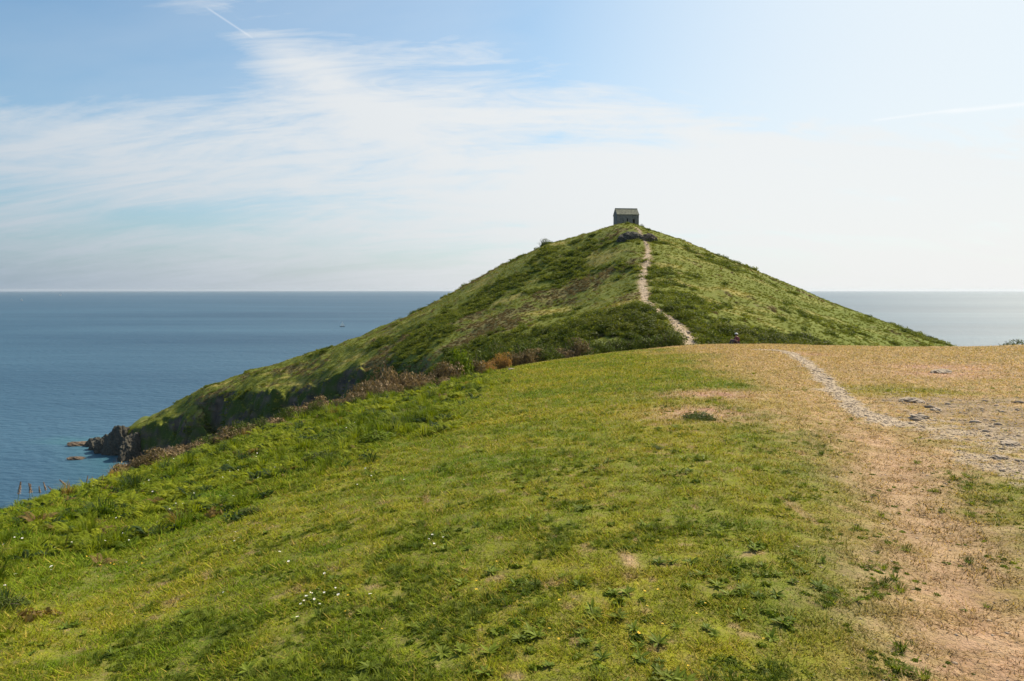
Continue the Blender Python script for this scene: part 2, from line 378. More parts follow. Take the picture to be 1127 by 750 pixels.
# ---------------------------------------------------------------- sea
def sea():
    az = np.radians(np.concatenate([np.arange(-180, -50, 5.0), np.arange(-50, 50, 0.3), np.arange(50, 180, 5.0)]))
    r = np.concatenate([np.arange(60, 420, 1.2), np.geomspace(425, 34000, 70)])
    A, R = np.meshgrid(az, r, indexing='ij'); x = (R*np.sin(A)).ravel(); y = (R*np.cos(A)).ravel(); na, nr = len(az), len(r)
    h = H(x, y, False)
    sh = 0.5*sst(-70, -60, h)*(R.ravel() < 600)
    hd = H(x, y, True); foam = 0.25*np.exp(-((hd+62.3)/0.8)**2)*(R.ravel() < 500)*sst(0.05, 0.4, fbm(x, y, 6, 3, 5)+0.1)
    i = np.arange(na)[:, None]; j = np.arange(nr-1)[None, :]; i2 = (i+1) % na
    f = np.stack([i*nr+j, i2*nr+j, i2*nr+j+1, i*nr+j+1], -1).reshape(-1, 4)[:, ::-1]
    m, nt, b = newmat('sea_water')
    at = node(nt, 'ShaderNodeAttribute', attribute_name='Shallow'); sp_ = node(nt, 'ShaderNodeSeparateColor'); nt.links.new(at.outputs['Color'], sp_.inputs[0])
    g = node(nt, 'ShaderNodeNewGeometry')
    mp = node(nt, 'ShaderNodeMapping'); mp.inputs['Scale'].default_value = (1, 2.2, 1); mp.inputs['Rotation'].default_value = (0, 0, math.radians(25)); nt.links.new(g.outputs['Position'], mp.inputs['Vector'])
    def nz(s, d): 
        n = node(nt, 'ShaderNodeTexNoise', Scale=s, Detail=d, Roughness=0.6); nt.links.new(mp.outputs[0], n.inputs['Vector']); return n.outputs[0]
    w1, w2, w3 = nz(0.16, 5.0), nz(0.02, 4.0), nz(0.0018, 6.0)
    mp2 = node(nt, 'ShaderNodeMapping'); mp2.inputs['Scale'].default_value = (0.25, 1.6, 1); nt.links.new(g.outputs['Position'], mp2.inputs['Vector'])
    n4 = node(nt, 'ShaderNodeTexNoise', Scale=0.004, Detail=7.0, Roughness=0.62); nt.links.new(mp2.outputs[0], n4.inputs['Vector'])
    n5 = node(nt, 'ShaderNodeTexNoise', Scale=0.0007, Detail=4.0, Roughness=0.6); nt.links.new(mp2.outputs[0], n5.inputs['Vector'])
    deep = mixrgb(nt, math_(nt, 'MULTIPLY', math_(nt, 'SUBTRACT', n4.outputs[0], 0.28), 2.0, True), (0.021, 0.064, 0.117), (0.052, 0.122, 0.186))
    turq = mixrgb(nt, sp_.outputs[0], deep, (0.05, 0.20, 0.18))
    c = mixrgb(nt, sp_.outputs[1], turq, (0.75, 0.78, 0.78))
    nt.links.new(c, b.inputs['Base Color']); b.inputs['IOR'].default_value = 1.33
    ro = math_(nt, 'ADD', 0.48, math_(nt, 'MULTIPLY', n5.outputs[0], 0.2)); nt.links.new(ro, b.inputs['Roughness'])
    hsum = math_(nt, 'ADD', math_(nt, 'MULTIPLY', w1, 1.1), math_(nt, 'MULTIPLY', w2, 2.6))
    bp = node(nt, 'ShaderNodeBump', Strength=1.0, Distance=1.0); nt.links.new(hsum, bp.inputs['Height']); nt.links.new(bp.outputs[0], b.inputs['Normal'])
    me = mesh_np('sea', np.stack([x, y, np.full_like(x, SEA)], 1), f, 4, True, m)
    srgb_attr(me, 'Shallow', np.stack([sh, foam, sh*0], 1)); link('sea', me, kind='structure')
sea()

# ---------------------------------------------------------------- light, sky, camera
SUN_AZ, SUN_EL = math.radians(48), math.radians(46)          # azimuth clockwise from the view direction (+Y)
sd = Vector((math.sin(SUN_AZ)*math.cos(SUN_EL), math.cos(SUN_AZ)*math.cos(SUN_EL), math.sin(SUN_EL)))
sl = bpy.data.lights.new('sun', 'SUN'); sl.energy = 5.0; sl.angle = math.radians(0.9); sl.color = (1.0, 0.88, 0.68)
so = bpy.data.objects.new('sun', sl); COL.objects.link(so); so.rotation_euler = sd.to_track_quat('Z', 'Y').to_euler(); so.location = sd*300
def world():
    w = bpy.data.worlds.new('World'); SC.world = w; w.use_nodes = True; nt = w.node_tree; nt.nodes.clear()
    out = node(nt, 'ShaderNodeOutputWorld'); bg = node(nt, 'ShaderNodeBackground'); bg.inputs['Strength'].default_value = 0.1
    sk = node(nt, 'ShaderNodeTexSky'); sk.sky_type = 'NISHITA'; sk.sun_disc = False; sk.sun_elevation = SUN_EL; sk.sun_rotation = SUN_AZ
    sk.altitude = 60; sk.air_density = 1.0; sk.dust_density = 1.6; sk.ozone_density = 1.4
    tc = node(nt, 'ShaderNodeTexCoord'); nrm = node(nt, 'ShaderNodeVectorMath', operation='NORMALIZE'); nt.links.new(tc.outputs['Generated'], nrm.inputs[0])
    s = node(nt, 'ShaderNodeSeparateXYZ'); nt.links.new(nrm.outputs[0], s.inputs[0]); X, Y, Z = s.outputs
    M = lambda op, a, b=None, c=False: math_(nt, op, a, b, c)
    zc = M('ADD', M('MAXIMUM', Z, 0.0), 0.30)
    u, v = M('DIVIDE', X, zc), M('DIVIDE', Y, zc)            # a cloud sheet overhead
    cb = node(nt, 'ShaderNodeCombineXYZ'); nt.links.new(u, cb.inputs[0]); nt.links.new(v, cb.inputs[1])
    def nz(scale, det, rot, sx, sy, loc=(0, 0, 0), dist=0.0, rough=0.6):
        mp = node(nt, 'ShaderNodeMapping'); mp.inputs['Rotation'].default_value = (0, 0, math.radians(rot)); mp.inputs['Scale'].default_value = (sx, sy, 1); mp.inputs['Location'].default_value = loc
        nt.links.new(cb.outputs[0], mp.inputs['Vector'])
        n = node(nt, 'ShaderNodeTexNoise', Scale=scale, Detail=det, Roughness=rough, Distortion=dist); nt.links.new(mp.outputs[0], n.inputs['Vector']); return n.outputs[0]
    def ramp(x, a, b):
        n = node(nt, 'ShaderNodeMapRange'); n.interpolation_type = 'SMOOTHSTEP'
        nt.links.new(x, n.inputs[0]); n.inputs[1].default_value = a; n.inputs[2].default_value = b; return n.outputs[0]
    veil = nz(1.3, 5.0, 8, 0.6, 1.2, (3.1, 1.7, 0), 0.3)
    streak = nz(1.9, 9.0, 33, 0.6, 1.9, (1.3, 0.4, 0), 0.9, 0.66)
    fine = nz(5.0, 10.0, 24, 0.5, 1.9, (0.2, 5.0, 0), 1.2, 0.7)
    # a broad white band from the upper left down to the right: plane through the viewpoint
    def spot(az, el, ra, re, amp, rot=0):
        a, e = math.radians(az), math.radians(el)
        c0 = Vector((math.sin(a)*math.cos(e), math.cos(a)*math.cos(e), math.sin(e))); rt = Vector((math.cos(a), -math.sin(a), 0)); up = rt.cross(c0)
        q_ = math.radians(rot); r2 = rt*math.cos(q_)+up*math.sin(q_); u2 = up*math.cos(q_)-rt*math.sin(q_)
        def dot(vv):
            d = node(nt, 'ShaderNodeVectorMath', operation='DOT_PRODUCT'); nt.links.new(nrm.outputs[0], d.inputs[0]); d.inputs[1].default_value = vv; return d.outputs['Value']
        fwd = ramp(dot(c0), 0.3, 0.6)
        a1 = M('DIVIDE', dot(r2), math.sin(math.radians(ra))); b1 = M('DIVIDE', dot(u2), math.sin(math.radians(re)))
        e_ = M('EXPONENT', M('MULTIPLY', M('ADD', M('MULTIPLY', a1, a1), M('MULTIPLY', b1, b1)), -1.0))
        return M('MULTIPLY', M('MULTIPLY', e_, fwd), amp)
    dens = M('ADD', M('MULTIPLY', veil, 0.8), M('MULTIPLY', streak, 1.05)); dens = M('ADD', dens, M('MULTIPLY', fine, 0.75))
    dens = M('SUBTRACT', dens, 1.36)
    for sp_ in SPOTS: dens = M('ADD', dens, spot(*sp_))
    low = M('SUBTRACT', 1.0, ramp(Z, 0.0, 0.42)); dens = M('ADD', dens, M('MULTIPLY', low, 0.27))
    east = ramp(M('ADD', M('MULTIPLY', X, 0.8), M('MULTIPLY', Y, 0.12)), -0.35, 0.75); dens = M('ADD', dens, M('MULTIPLY', east, 0.26))
    mask = M('MULTIPLY', ramp(dens, -0.16, 0.52), 0.92)
    mask = M('MAXIMUM', mask, M('ADD', M('MULTIPLY', east, 0.28), M('MULTIPLY', ramp(veil, 0.3, 0.7), 0.2)))
    mask = M('MAXIMUM', mask, M('MULTIPLY', ramp(M('ADD', M('MULTIPLY', X, 0.9), M('MULTIPLY', Y, 0.2)), 0.0, 0.65), 0.78))
    # brightness of cloud grows towards the sun; haze band at the horizon
    dd = node(nt, 'ShaderNodeVectorMath', operation='DOT_PRODUCT'); nt.links.new(nrm.outputs[0], dd.inputs[0]); dd.inputs[1].default_value = sd
    toward = ramp(dd.outputs['Value'], -0.1, 0.75)
    cloud = mixrgb(nt, toward, CL_AWAY, CL_SUN)
    sky = mixrgb(nt, 1.0, sk.outputs[0], SKYMUL, 'MULTIPLY')
    c = mixrgb(nt, mask, sky, cloud)
    hz = M('EXPONENT', M('MULTIPLY', M('MAXIMUM', Z, 0.0), -8.5)); hz = M('MULTIPLY', hz, 0.92)
    hazec = mixrgb(nt, toward, HZ_AWAY, HZ_SUN)
    c = mixrgb(nt, hz, c, hazec)
    # two aircraft trails: short arcs of great circles
    def trail(p, q_, wid, amp):
        d1 = Vector((*[float(t) for t in (ray(*p)[0], 1, ray(*p)[1])],)).normalized(); d2 = Vector((float(ray(*q_)[0]), 1, float(ray(*q_)[1]))).normalized()
        n_ = d1.cross(d2).normalized(); mid = (d1+d2).normalized(); half = d1.angle(d2)/2
        def dot(vv):
            d = node(nt, 'ShaderNodeVectorMath', operation='DOT_PRODUCT'); nt.links.new(nrm.outputs[0], d.inputs[0]); d.inputs[1].default_value = vv; return d.outputs['Value']
        off = M('DIVIDE', dot(n_), wid); e_ = M('EXPONENT', M('MULTIPLY', M('MULTIPLY', off, off), -1.0))
        al = ramp(dot(mid), math.cos(half*1.15), math.cos(half*0.75))
        return M('MULTIPLY', M('MULTIPLY', e_, al), amp)
    for t in (trail((228,9), (278,42), 0.0011, 0.26), trail((1040,124), (1200,107), 0.0024, 0.4), trail((960,133),(1060,120),0.0016,0.3)):
        c = mixrgb(nt, t, c, (7.6, 7.6, 7.6))
    nt.links.new(c, bg.inputs[0]); nt.links.new(bg.outputs[0], out.inputs[0])
SPOTS = [(-17, 17, 8, 1.8, 0.22, -24), (-7, 13, 10, 2.6, 0.2, -14), (-28, 9.5, 18, 3.5, 0.24, 0), (2, 8, 18, 6, 0.2, 0), (22, 9, 18, 4.5, 0.22, -3), (-33, 16, 11, 2.6, -0.6, 6), (-12, 22, 9, 2.6, -0.2, 0), (8, 23, 12, 5, -0.3, 0), (30, 22, 14, 7, -0.08, 0), (31, 13.5, 7, 1.8, -0.22, 4), (-29, 5.6, 11, 1.1, -0.2, -3), (-10, 6.5, 9, 0.8, -0.08, 0)]
CL_AWAY = (4.5, 5.0, 5.5); CL_SUN = (6.45, 6.5, 6.45); HZ_AWAY = (2.1, 2.75, 3.5); HZ_SUN = (6.6, 6.6, 6.5); SKYMUL = (0.66, 0.99, 1.08)
world()
cd = bpy.data.cameras.new('camera'); cd.sensor_width = 36; cd.lens = F/W*36; cd.clip_start = 0.1; cd.clip_end = 100000
co = bpy.data.objects.new('camera', cd); COL.objects.link(co); co.location = (0, 0, 0); co.rotation_euler = (math.pi/2-PITCH, 0, 0); SC.camera = co
SC.view_settings.view_transform = 'Standard'; SC.view_settings.look = 'None'; SC.view_settings.exposure = 0.45; SC.view_settings.gamma = 1
SC.cycles.max_bounces = 5; SC.cycles.diffuse_bounces = 2; SC.cycles.glossy_bounces = 2; SC.cycles.transmission_bounces = 3; SC.cycles.transparent_max_bounces = 4
SC.render.use_persistent_data = False

# ---------------------------------------------------------------- foliage meshes
def tri_leaves(P, N, size, aspect=2.2, seed=0, quad=False):
    """one small pointed leaf per point P, lying roughly across normal N"""
    g = np.random.default_rng(seed); n = len(P)
    t = g.normal(size=(n, 3)); t -= (t*N).sum(1)[:, None]*N; t /= np.linalg.norm(t, axis=1)[:, None]+1e-9
    bt = np.cross(N, t); s = size*g.uniform(0.6, 1.4, n)[:, None]
    a = P-t*s*0.5; b_ = P+bt*s*0.5/aspect+t*s*0.05; c = P+t*s*0.5+N*s*0.12; d = P-bt*s*0.5/aspect+t*s*0.05
    V = np.stack([a, b_, c, d], 1).reshape(-1, 3); return V, np.arange(4*n).reshape(-1, 4)
def dome_points(n, g, flat=1.0, lobes=7, inner=0.45):
    """points through a lumpy dome made of overlapping lobes"""
    L = g.normal(size=(lobes, 3)); L /= np.linalg.norm(L, axis=1)[:, None]; L[:, 2] = np.abs(L[:, 2])*0.8
    Lc = L*g.uniform(0.15, 0.6, lobes)[:, None]; Lr = g.uniform(0.3, 0.52, lobes)
    k = g.integers(0, lobes, n); d = g.normal(size=(n, 3)); d /= np.linalg.norm(d, axis=1)[:, None]
    rad = g.uniform(inner, 1, n)**0.6
    P = Lc[k]+d*(Lr[k]*rad)[:, None]; P[:, 2] = np.abs(P[:, 2])*flat
    N = d+g.normal(size=(n, 3))*0.45; N /= np.linalg.norm(N, axis=1)[:, None]
    return P, N
def clump_mesh(name, seed, n, leaf, mat, flat=0.8, lobes=7, aspect=2.2, up=0.0):
    g = np.random.default_rng(seed); P, N = dome_points(n, g, flat, lobes)
    if up: N = N*(1-up)+g.normal(size=(n, 3))*0.2
    N /= np.linalg.norm(N, axis=1)[:, None]
    V_, f = tri_leaves(P, N, leaf, aspect, seed+1); return mesh_np(name, V_, f, 4, False, mat)
def blade_tuft(name, seed, n, h, spread, wid, mat, lean=0.5):
    g = np.random.default_rng(seed); a = g.uniform(0, 2*math.pi, n); r0 = spread*0.5*np.sqrt(g.uniform(0, 1, n))
    b0 = np.stack([r0*np.cos(a), r0*np.sin(a), 0*a-0.02], 1); hh = h*g.uniform(0.5, 1.1, n); ln = lean*g.uniform(0.2, 1.2, n)
    dirv = np.stack([np.cos(a+g.normal(size=n)*0.6), np.sin(a+g.normal(size=n)*0.6), 0*a], 1)
    side = np.stack([-dirv[:, 1], dirv[:, 0], 0*a], 1)*wid
    mid = b0+dirv*(ln*hh*0.35)[:, None]+np.array([0, 0, 1])*(hh*0.65)[:, None]
    tip = b0+dirv*(ln*hh*1.0)[:, None]+np.array([0, 0, 1])*(hh*(1.0-0.35*ln))[:, None]
    V_ = np.stack([b0-side, b0+side, mid+side*0.7, mid-side*0.7, tip+side*0.05, tip-side*0.05], 1).reshape(-1, 3)
    i = np.arange(n)[:, None]*6; f = np.concatenate([i+np.array([0, 1, 2, 3]), i+np.array([3, 2, 4, 5])], 0)
    return mesh_np(name, V_, f, 4, False, mat)
def fern_mesh(name, seed, fronds, length, mat):
    """arching fronds, each a midrib with paired leaflets"""
    g = np.random.default_rng(seed); VV = []
    for _ in range(fronds):
        a = g.uniform(0, 2*math.pi); L = length*g.uniform(0.6, 1.1); rise = g.uniform(0.5, 0.95); D = np.array([math.cos(a), math.sin(a), 0]); S = np.array([-D[1], D[0], 0.0])
        tw = g.normal()*0.4
        for k in range(13):
            t = 0.22+0.78*k/13; p = D*L*t*0.8+np.array([0, 0, 1])*L*rise*(t*1.15-0.75*t*t*t)
            w = L*0.30*(1-t)**0.75*min(1, (t-0.1)*4); th = L*0.055*(1.25-t)
            tang = D*0.8+np.array([0, 0, 1])*rise*(1.15-2.25*t*t)*0.5; tang /= np.linalg.norm(tang)
            for sgn in (-1, 1):
                q0 = p; e = p+S*sgn*w+D*w*0.25+np.array([0, 0, -0.15*w+sgn*tw*w*0.3]); m1 = p+(e-p)*0.45+tang*th; m2 = p+(e-p)*0.45-tang*th
                VV += [q0, m1, e, m2]
    VV = np.array(VV); return mesh_np(name, VV, np.arange(len(VV)).reshape(-1, 4), 4, False, mat)
LEAF = foliage_mat('leaf_green', 'tint', 'INSTANCER', 0.45, gloss=0.1)
def scatter(name, label, cat, meshes, P, rotz, scl, tint, idx=None, tilt=0.15, **props):
    """one object that repeats a few plant meshes over many points (ground cover)"""
    n = len(P); col = bpy.data.collections.new(name+'_plants')
    for k, me in enumerate(meshes):
        o = bpy.data.objects.new('%s_plant_%02d' % (name, k), me); col.objects.link(o)
    me = bpy.data.meshes.new(name); me.vertices.add(n); me.vertices.foreach_set('co', np.asarray(P, np.float32).ravel())
    def add(nm, tp, data, key):
        a = me.attributes.new(nm, tp, 'POINT'); a.data.foreach_set(key, np.asarray(data).ravel())
    g = np.random.default_rng(n)
    rot = np.stack([g.normal(size=n)*tilt, g.normal(size=n)*tilt, rotz], 1).astype(np.float32)
    add('rot', 'FLOAT_VECTOR', rot, 'vector'); scl = np.asarray(scl, np.float32); scl = np.repeat(scl[:, None], 3, 1) if scl.ndim == 1 else scl
    add('scl', 'FLOAT_VECTOR', scl, 'vector'); t4 = np.ones((n, 4), np.float32); t4[:, :3] = tint; add('tint', 'FLOAT_COLOR', t4, 'color')
    add('idx', 'INT', (g.integers(0, len(meshes), n) if idx is None else idx).astype(np.int32), 'value')
    o = link(name, me, kind='stuff', label=label, category=cat, **props)
    ng = bpy.data.node_groups.new(name, 'GeometryNodeTree')
    ng.interface.new_socket('Geometry', in_out='INPUT', socket_type='NodeSocketGeometry'); ng.interface.new_socket('Geometry', in_out='OUTPUT', socket_type='NodeSocketGeometry')
    gi = ng.nodes.new('NodeGroupInput'); go = ng.nodes.new('NodeGroupOutput')
    iop = ng.nodes.new('GeometryNodeInstanceOnPoints'); ci = ng.nodes.new('GeometryNodeCollectionInfo')
    ci.inputs['Collection'].default_value = col; ci.inputs['Separate Children'].default_value = True; ci.inputs['Reset Children'].default_value = True
    def att(nm, tp):
        a = ng.nodes.new('GeometryNodeInputNamedAttribute'); a.data_type = tp; a.inputs['Name'].default_value = nm; return a.outputs['Attribute']
    L = ng.links.new; L(gi.outputs[0], iop.inputs['Points']); L(ci.outputs[0], iop.inputs['Instance']); iop.inputs['Pick Instance'].default_value = True
    L(att('idx', 'INT'), iop.inputs['Instance Index']); er = ng.nodes.new('FunctionNodeEulerToRotation'); L(att('rot', 'FLOAT_VECTOR'), er.inputs[0]); L(er.outputs[0], iop.inputs['Rotation'])
    L(att('scl', 'FLOAT_VECTOR'), iop.inputs['Scale']); L(iop.outputs[0], go.inputs[0])
    md = o.modifiers.new('plants', 'NODES'); md.node_group = ng
    return o

# ---- short turf: individual blades, as many per picture area near and far
def turf(n=1100000):
    g = np.random.default_rng(11)
    az = g.uniform(math.radians(-44), math.radians(44), n); r = 1.9*np.exp(g.uniform(0, 1, n)**0.85*math.log(56/1.9))
    x = r*np.sin(az); y = r*np.cos(az); keep = r < np.interp(az, AZT, c_r)+4; x, y, r = x[keep], y[keep], r[keep]
    zn = zones(x, y); cl = fbm(x, y, 0.3, 3, 201)
    p = (1-zn['gravel']*1.0)*(1-zn['stony']*0.8)*(1-zn['dirt']*0.55)*np.clip(0.88+cl*0.8, 0.5, 1)
    k = g.uniform(0, 1, len(x)) < p; x, y, r = x[k], y[k], r[k]; zn = {a: (b[k] if np.ndim(b) else b) for a, b in zn.items()}; cl = cl[k]
    z = H(x, y); n = len(x)
    h = (0.0075+0.0016*r)*(1+0.9*zn['tall']*(r < 30))*g.uniform(0.5, 1.5, n)*(1-0.35*zn['dry'])*np.clip(1+cl*1.2, 0.5, 1.8); wd = 0.0016+0.00052*r
    h = np.minimum(h*np.exp(g.normal(size=n)*0.35), 0.09)
    a = g.uniform(0, 2*math.pi, n); ln = g.uniform(0.5, 2.4, n)*(1+0.8*zn['dry'])
    D = np.stack([np.cos(a), np.sin(a), 0*a], 1); S = np.stack([-D[:, 1], D[:, 0], 0*a], 1)*wd[:, None]; B = np.stack([x, y, z-0.004], 1)
    T = B+D*(ln*h)[:, None]+np.array([0, 0, 1])*h[:, None]
    V_ = np.stack([B-S, B+S, T], 1).reshape(-1, 3)
    c = groundcolor(x, y, zn, blade=True); u = g.uniform(0, 1, n)
    strawy = (u < 0.09+0.2*zn['yellow']*(1-zn['tall']))[:, None]; c = np.where(strawy, c*0.35+np.array([[0.34, 0.235, 0.06]])*0.75, c)
    dark = (u > 0.86)[:, None]; c = np.where(dark, c*0.5, c)
    c = c*g.uniform(0.6, 1.4, n)[:, None]*1.12
    m = foliage_mat('turf_blades', 'Col', 'GEOMETRY', 0.38, var=0.05, vscale=3.0, gloss=0.05)
    me = mesh_np('grass', V_, np.arange(3*n).reshape(-1, 3), 3, False, m); srgb_attr(me, 'Col', np.repeat(np.clip(c, 0, 0.9), 3, 0))
    link('grass', me, kind='stuff', label='short cropped turf covering the slope in front', category='grass')
turf()

# ---- taller growth on the left: bracken, grass tufts, leafy herbs
def rim_cover():
    g = np.random.default_rng(21); n = 26000
    az = g.uniform(math.radians(-45), math.radians(0), n); r = g.uniform(4.5, 40, n)**1.0
    x = r*np.sin(az); y = r*np.cos(az); zn = zones(x, y); cr = np.interp(az, AZT, c_r)
    patch = fbm(x, y, 0.9, 3, 211)
    extra = sst(cr*0+4.5, cr*0-1, r-cr)*(r < cr+3)
    k = (g.uniform(0, 1, n) < zn['tall']*(1-0.6*sst(-1.5, 0.5, r-cr)*sst(-0.62, -0.5, az))*np.clip(0.42+patch*2.1, 0.03, 1)*0.9*np.clip(r/16, 0.4, 1)) & (r < cr+3.5)
    x, y, r, patch = x[k], y[k], r[k], patch[k]; cr = cr[k]; n = len(x)
    z = H(x, y)
    meshes = [fern_mesh('fern', s, 6, 1.0, LEAF) for s in (1, 2, 3)]+[blade_tuft('tuft', s, 46, 1.0, 0.5, 0.02, LEAF, 0.8) for s in (4, 5)]+[clump_mesh('herb', s, 90, 0.26, LEAF, 0.7, 6, 1.9) for s in (6, 7, 8)]
    kind = fbm(x, y, 2.2, 2, 221); u = g.uniform(0, 1, n)
    idx = np.where(u < 0.40+kind*0.9, g.integers(0, 3, n), np.where(u < 0.52+kind*0.4, g.integers(3, 5, n), g.integers(5, 8, n)))
    edge = np.exp(-((r-cr)/3.0)**2)
    s = (0.17+0.17*g.uniform(0, 1, n)**1.5+0.16*np.clip(patch, 0, 1)+0.03*edge*g.uniform(0, 1, n))*np.clip(0.75+r/45, 0.8, 1.3)
    s = np.where(idx >= 5, s*0.75, s)
    base = mixc(C(0.08, 0.135, 0.008), C(0.27, 0.30, 0.018), g.uniform(0, 1, n)*0.6+np.clip(kind+0.2, 0, 0.5))
    base = np.where((g.uniform(0, 1, n) < 0.16)[:, None], np.array([[0.04, 0.07, 0.02]]), base)
    base = np.where((g.uniform(0, 1, n) < 0.04)[:, None], np.array([[0.20, 0.14, 0.05]]), base)
    scatter('undergrowth', 'bright green bracken, herbs and long grass along the left edge of the slope', 'undergrowth', meshes, np.stack([x, y, z-0.01], 1), g.uniform(0, 6.28, n), s, base, idx)
rim_cover()

def turf_herbs():
    g = np.random.default_rng(23); n = 115000
    az = g.uniform(math.radians(-42), math.radians(42), n); r = 2.2*np.exp(g.uniform(0, 1, n)**0.8*math.log(40/2.2)); x = r*np.sin(az); y = r*np.cos(az)
    zn = zones(x, y); pt = fbm(x, y, 0.55, 3, 231)+0.6*fbm(x, y, 3, 2, 232)
    k = (g.uniform(0, 1, n) < sst(0.0, 0.45, pt)*(1-zn['dry'])**2*(1-zn['dirt'])*(1-zn['gravel'])*0.9) & (r < np.interp(az, AZT, c_r)); x, y, r = x[k], y[k], r[k]; n = len(x)
    meshes = [clump_mesh('clover', s_, 40, 0.42, LEAF, 0.35, 5, 1.4) for s_ in (11, 12, 13)]+[blade_tuft('turf_tuft', s_, 40, 1.6, 1.4, 0.07, LEAF, 1.2) for s_ in (14, 15, 16)]
    s = g.uniform(0.012, 0.034, n)*(1+0.04*r); v = g.uniform(0, 1, n)
    c = mixc(C(0.075, 0.12, 0.014), C(0.22, 0.26, 0.03), v**1.2)
    scatter('turf_herbs', 'small low clover and herb leaves dotted through the turf', 'ground cover', meshes, np.stack([x, y, H(x, y)], 1), g.uniform(0, 6.28, n), s, c, np.where(g.uniform(0, 1, n) < 0.86, g.integers(0, 3, n), g.integers(3, 6, n)))
turf_herbs()

# ---- hillside scrub
def hill_cover():
    g = np.random.default_rng(31); n = 150000
    az = g.uniform(math.radians(-37), math.radians(40), n); r = np.sqrt(g.uniform(62**2, 300**2, n))
    x = r*np.sin(az); y = r*np.cos(az); cr = np.interp(az, AZT, c_r); srr = np.interp(az, AZT, s_r)
    k = (r > cr+9) & (r < srr+22); x, y, r = x[k], y[k], r[k]
    z = H(x, y); e = 0.6; sl = np.hypot(H(x+e, y)-z, H(x, y+e)-z)/e
    zn = zones(x, y); gs, h, s, rt = hillzones(x, y)
    cover = np.clip(0.62+0.1*rt+0.5*gs+0.4*h, 0, 1)*(1-0)*(z > -57+3*fbm(x, y, 5, 2, 8))*(1-0.55*sst(1.5, 3, sl)*(fbm(x, y, 7, 3, 9) > -0.05))*(1-np.clip(zn['hpath']*1.5, 0, 1))*(1-zn['hsoil']*0.6)
    d = np.hypot(x-KN[0], y-KN[1]); cover = cover*sst(5, 9, d+fbm(x, y, 3, 2, 5)*2)
    cover = np.where(sl > 1.2, cover*2.2, cover); u = g.uniform(0, 1, len(x)); k = u < cover; x, y, z, r, gs, h, s, rt = [q_[k] for q_ in (x, y, z, r, gs, h, s, rt)]; n = len(x)
    meshes = [clump_mesh('scrub', sd_, 210, 0.17, LEAF, 0.75, 8, 1.8) for sd_ in (1, 2, 3, 4)]+[blade_tuft('rough_grass', sd_, 60, 0.75, 1.3, 0.035, LEAF, 0.9) for sd_ in (5, 6)]
    isg = g.uniform(0, 1, n) < gs; ish = (~isg) & (g.uniform(0, 1, n) < h)
    grass = (~isg) & (~ish) & (g.uniform(0, 1, n) < 0.7-0.35*rt)
    idx = np.where(grass, g.integers(4, 6, n), g.integers(0, 4, n))
    big = fbm(x, y, 4, 2, 305)
    sc = np.where(isg, g.uniform(0.5, 1.0, n)**2*1.9*(1+0.7*big), np.where(ish, g.uniform(0.35, 0.8, n), g.uniform(0.25, 0.5, n)))
    mx, my = [], []
    for (c_, a_, b_) in GS[:7]+GS[14:18]:
        m_ = int(6*a_); mx.append(c_[0]+g.normal(size=m_)*a_*0.5); my.append(c_[1]+g.normal(size=m_)*b_*0.75)
    mx, my = np.concatenate(mx), np.concatenate(my); mz = H(mx, my); nm = len(mx); hpd = polydist(mx, my, HP)[0] > 2.5
    mx, my, mz = mx[hpd], my[hpd], mz[hpd]; nm = len(mx)
    x, y, z = np.concatenate([x, mx]), np.concatenate([y, my]), np.concatenate([z, mz])
    ext = lambda q_, val: np.concatenate([q_, np.full(nm, val, q_.dtype)])
    isg, ish, grass, rt, s = ext(isg, True), ext(ish, False), ext(grass, False), ext(rt, 0.0), ext(s, 0.0)
    idx = np.concatenate([idx, g.integers(6, 9, nm)]); sc = np.concatenate([sc, g.uniform(1.3, 2.6, nm)]); n = len(x)
    meshes = meshes+[clump_mesh('gorse_mound', sd_, 1500, 0.10, LEAF, 0.85, 9, 1.6) for sd_ in (31, 32, 33)]
    v = g.uniform(0, 1, n)
    cg = mixc(C(0.085, 0.12, 0.015), C(0.20, 0.225, 0.032), v**1.3); cg[n-nm:] *= 0.72; ch = mixc(C(0.10, 0.08, 0.04), C(0.22, 0.165, 0.085), v)
    cgr = mixc(C(0.13, 0.16, 0.02), C(0.29, 0.245, 0.075), np.clip(s*0.75+v*0.35-rt*0.45, 0, 1)); cl = mixc(C(0.12, 0.15, 0.018), C(0.235, 0.235, 0.032), v)
    c = np.where(isg[:, None], cg, np.where(ish[:, None], ch, np.where(grass[:, None], cgr, cl)))
    scatter('scrub', 'patchwork of gorse, heather and rough grass over the headland', 'scrub', meshes, np.stack([x, y, z-0.05*sc], 1), g.uniform(0, 6.28, n), np.stack([sc, sc, sc*g.uniform(0.6, 1.0, n)], 1), c, idx)
KN = (36.0, 220.0)
hill_cover()

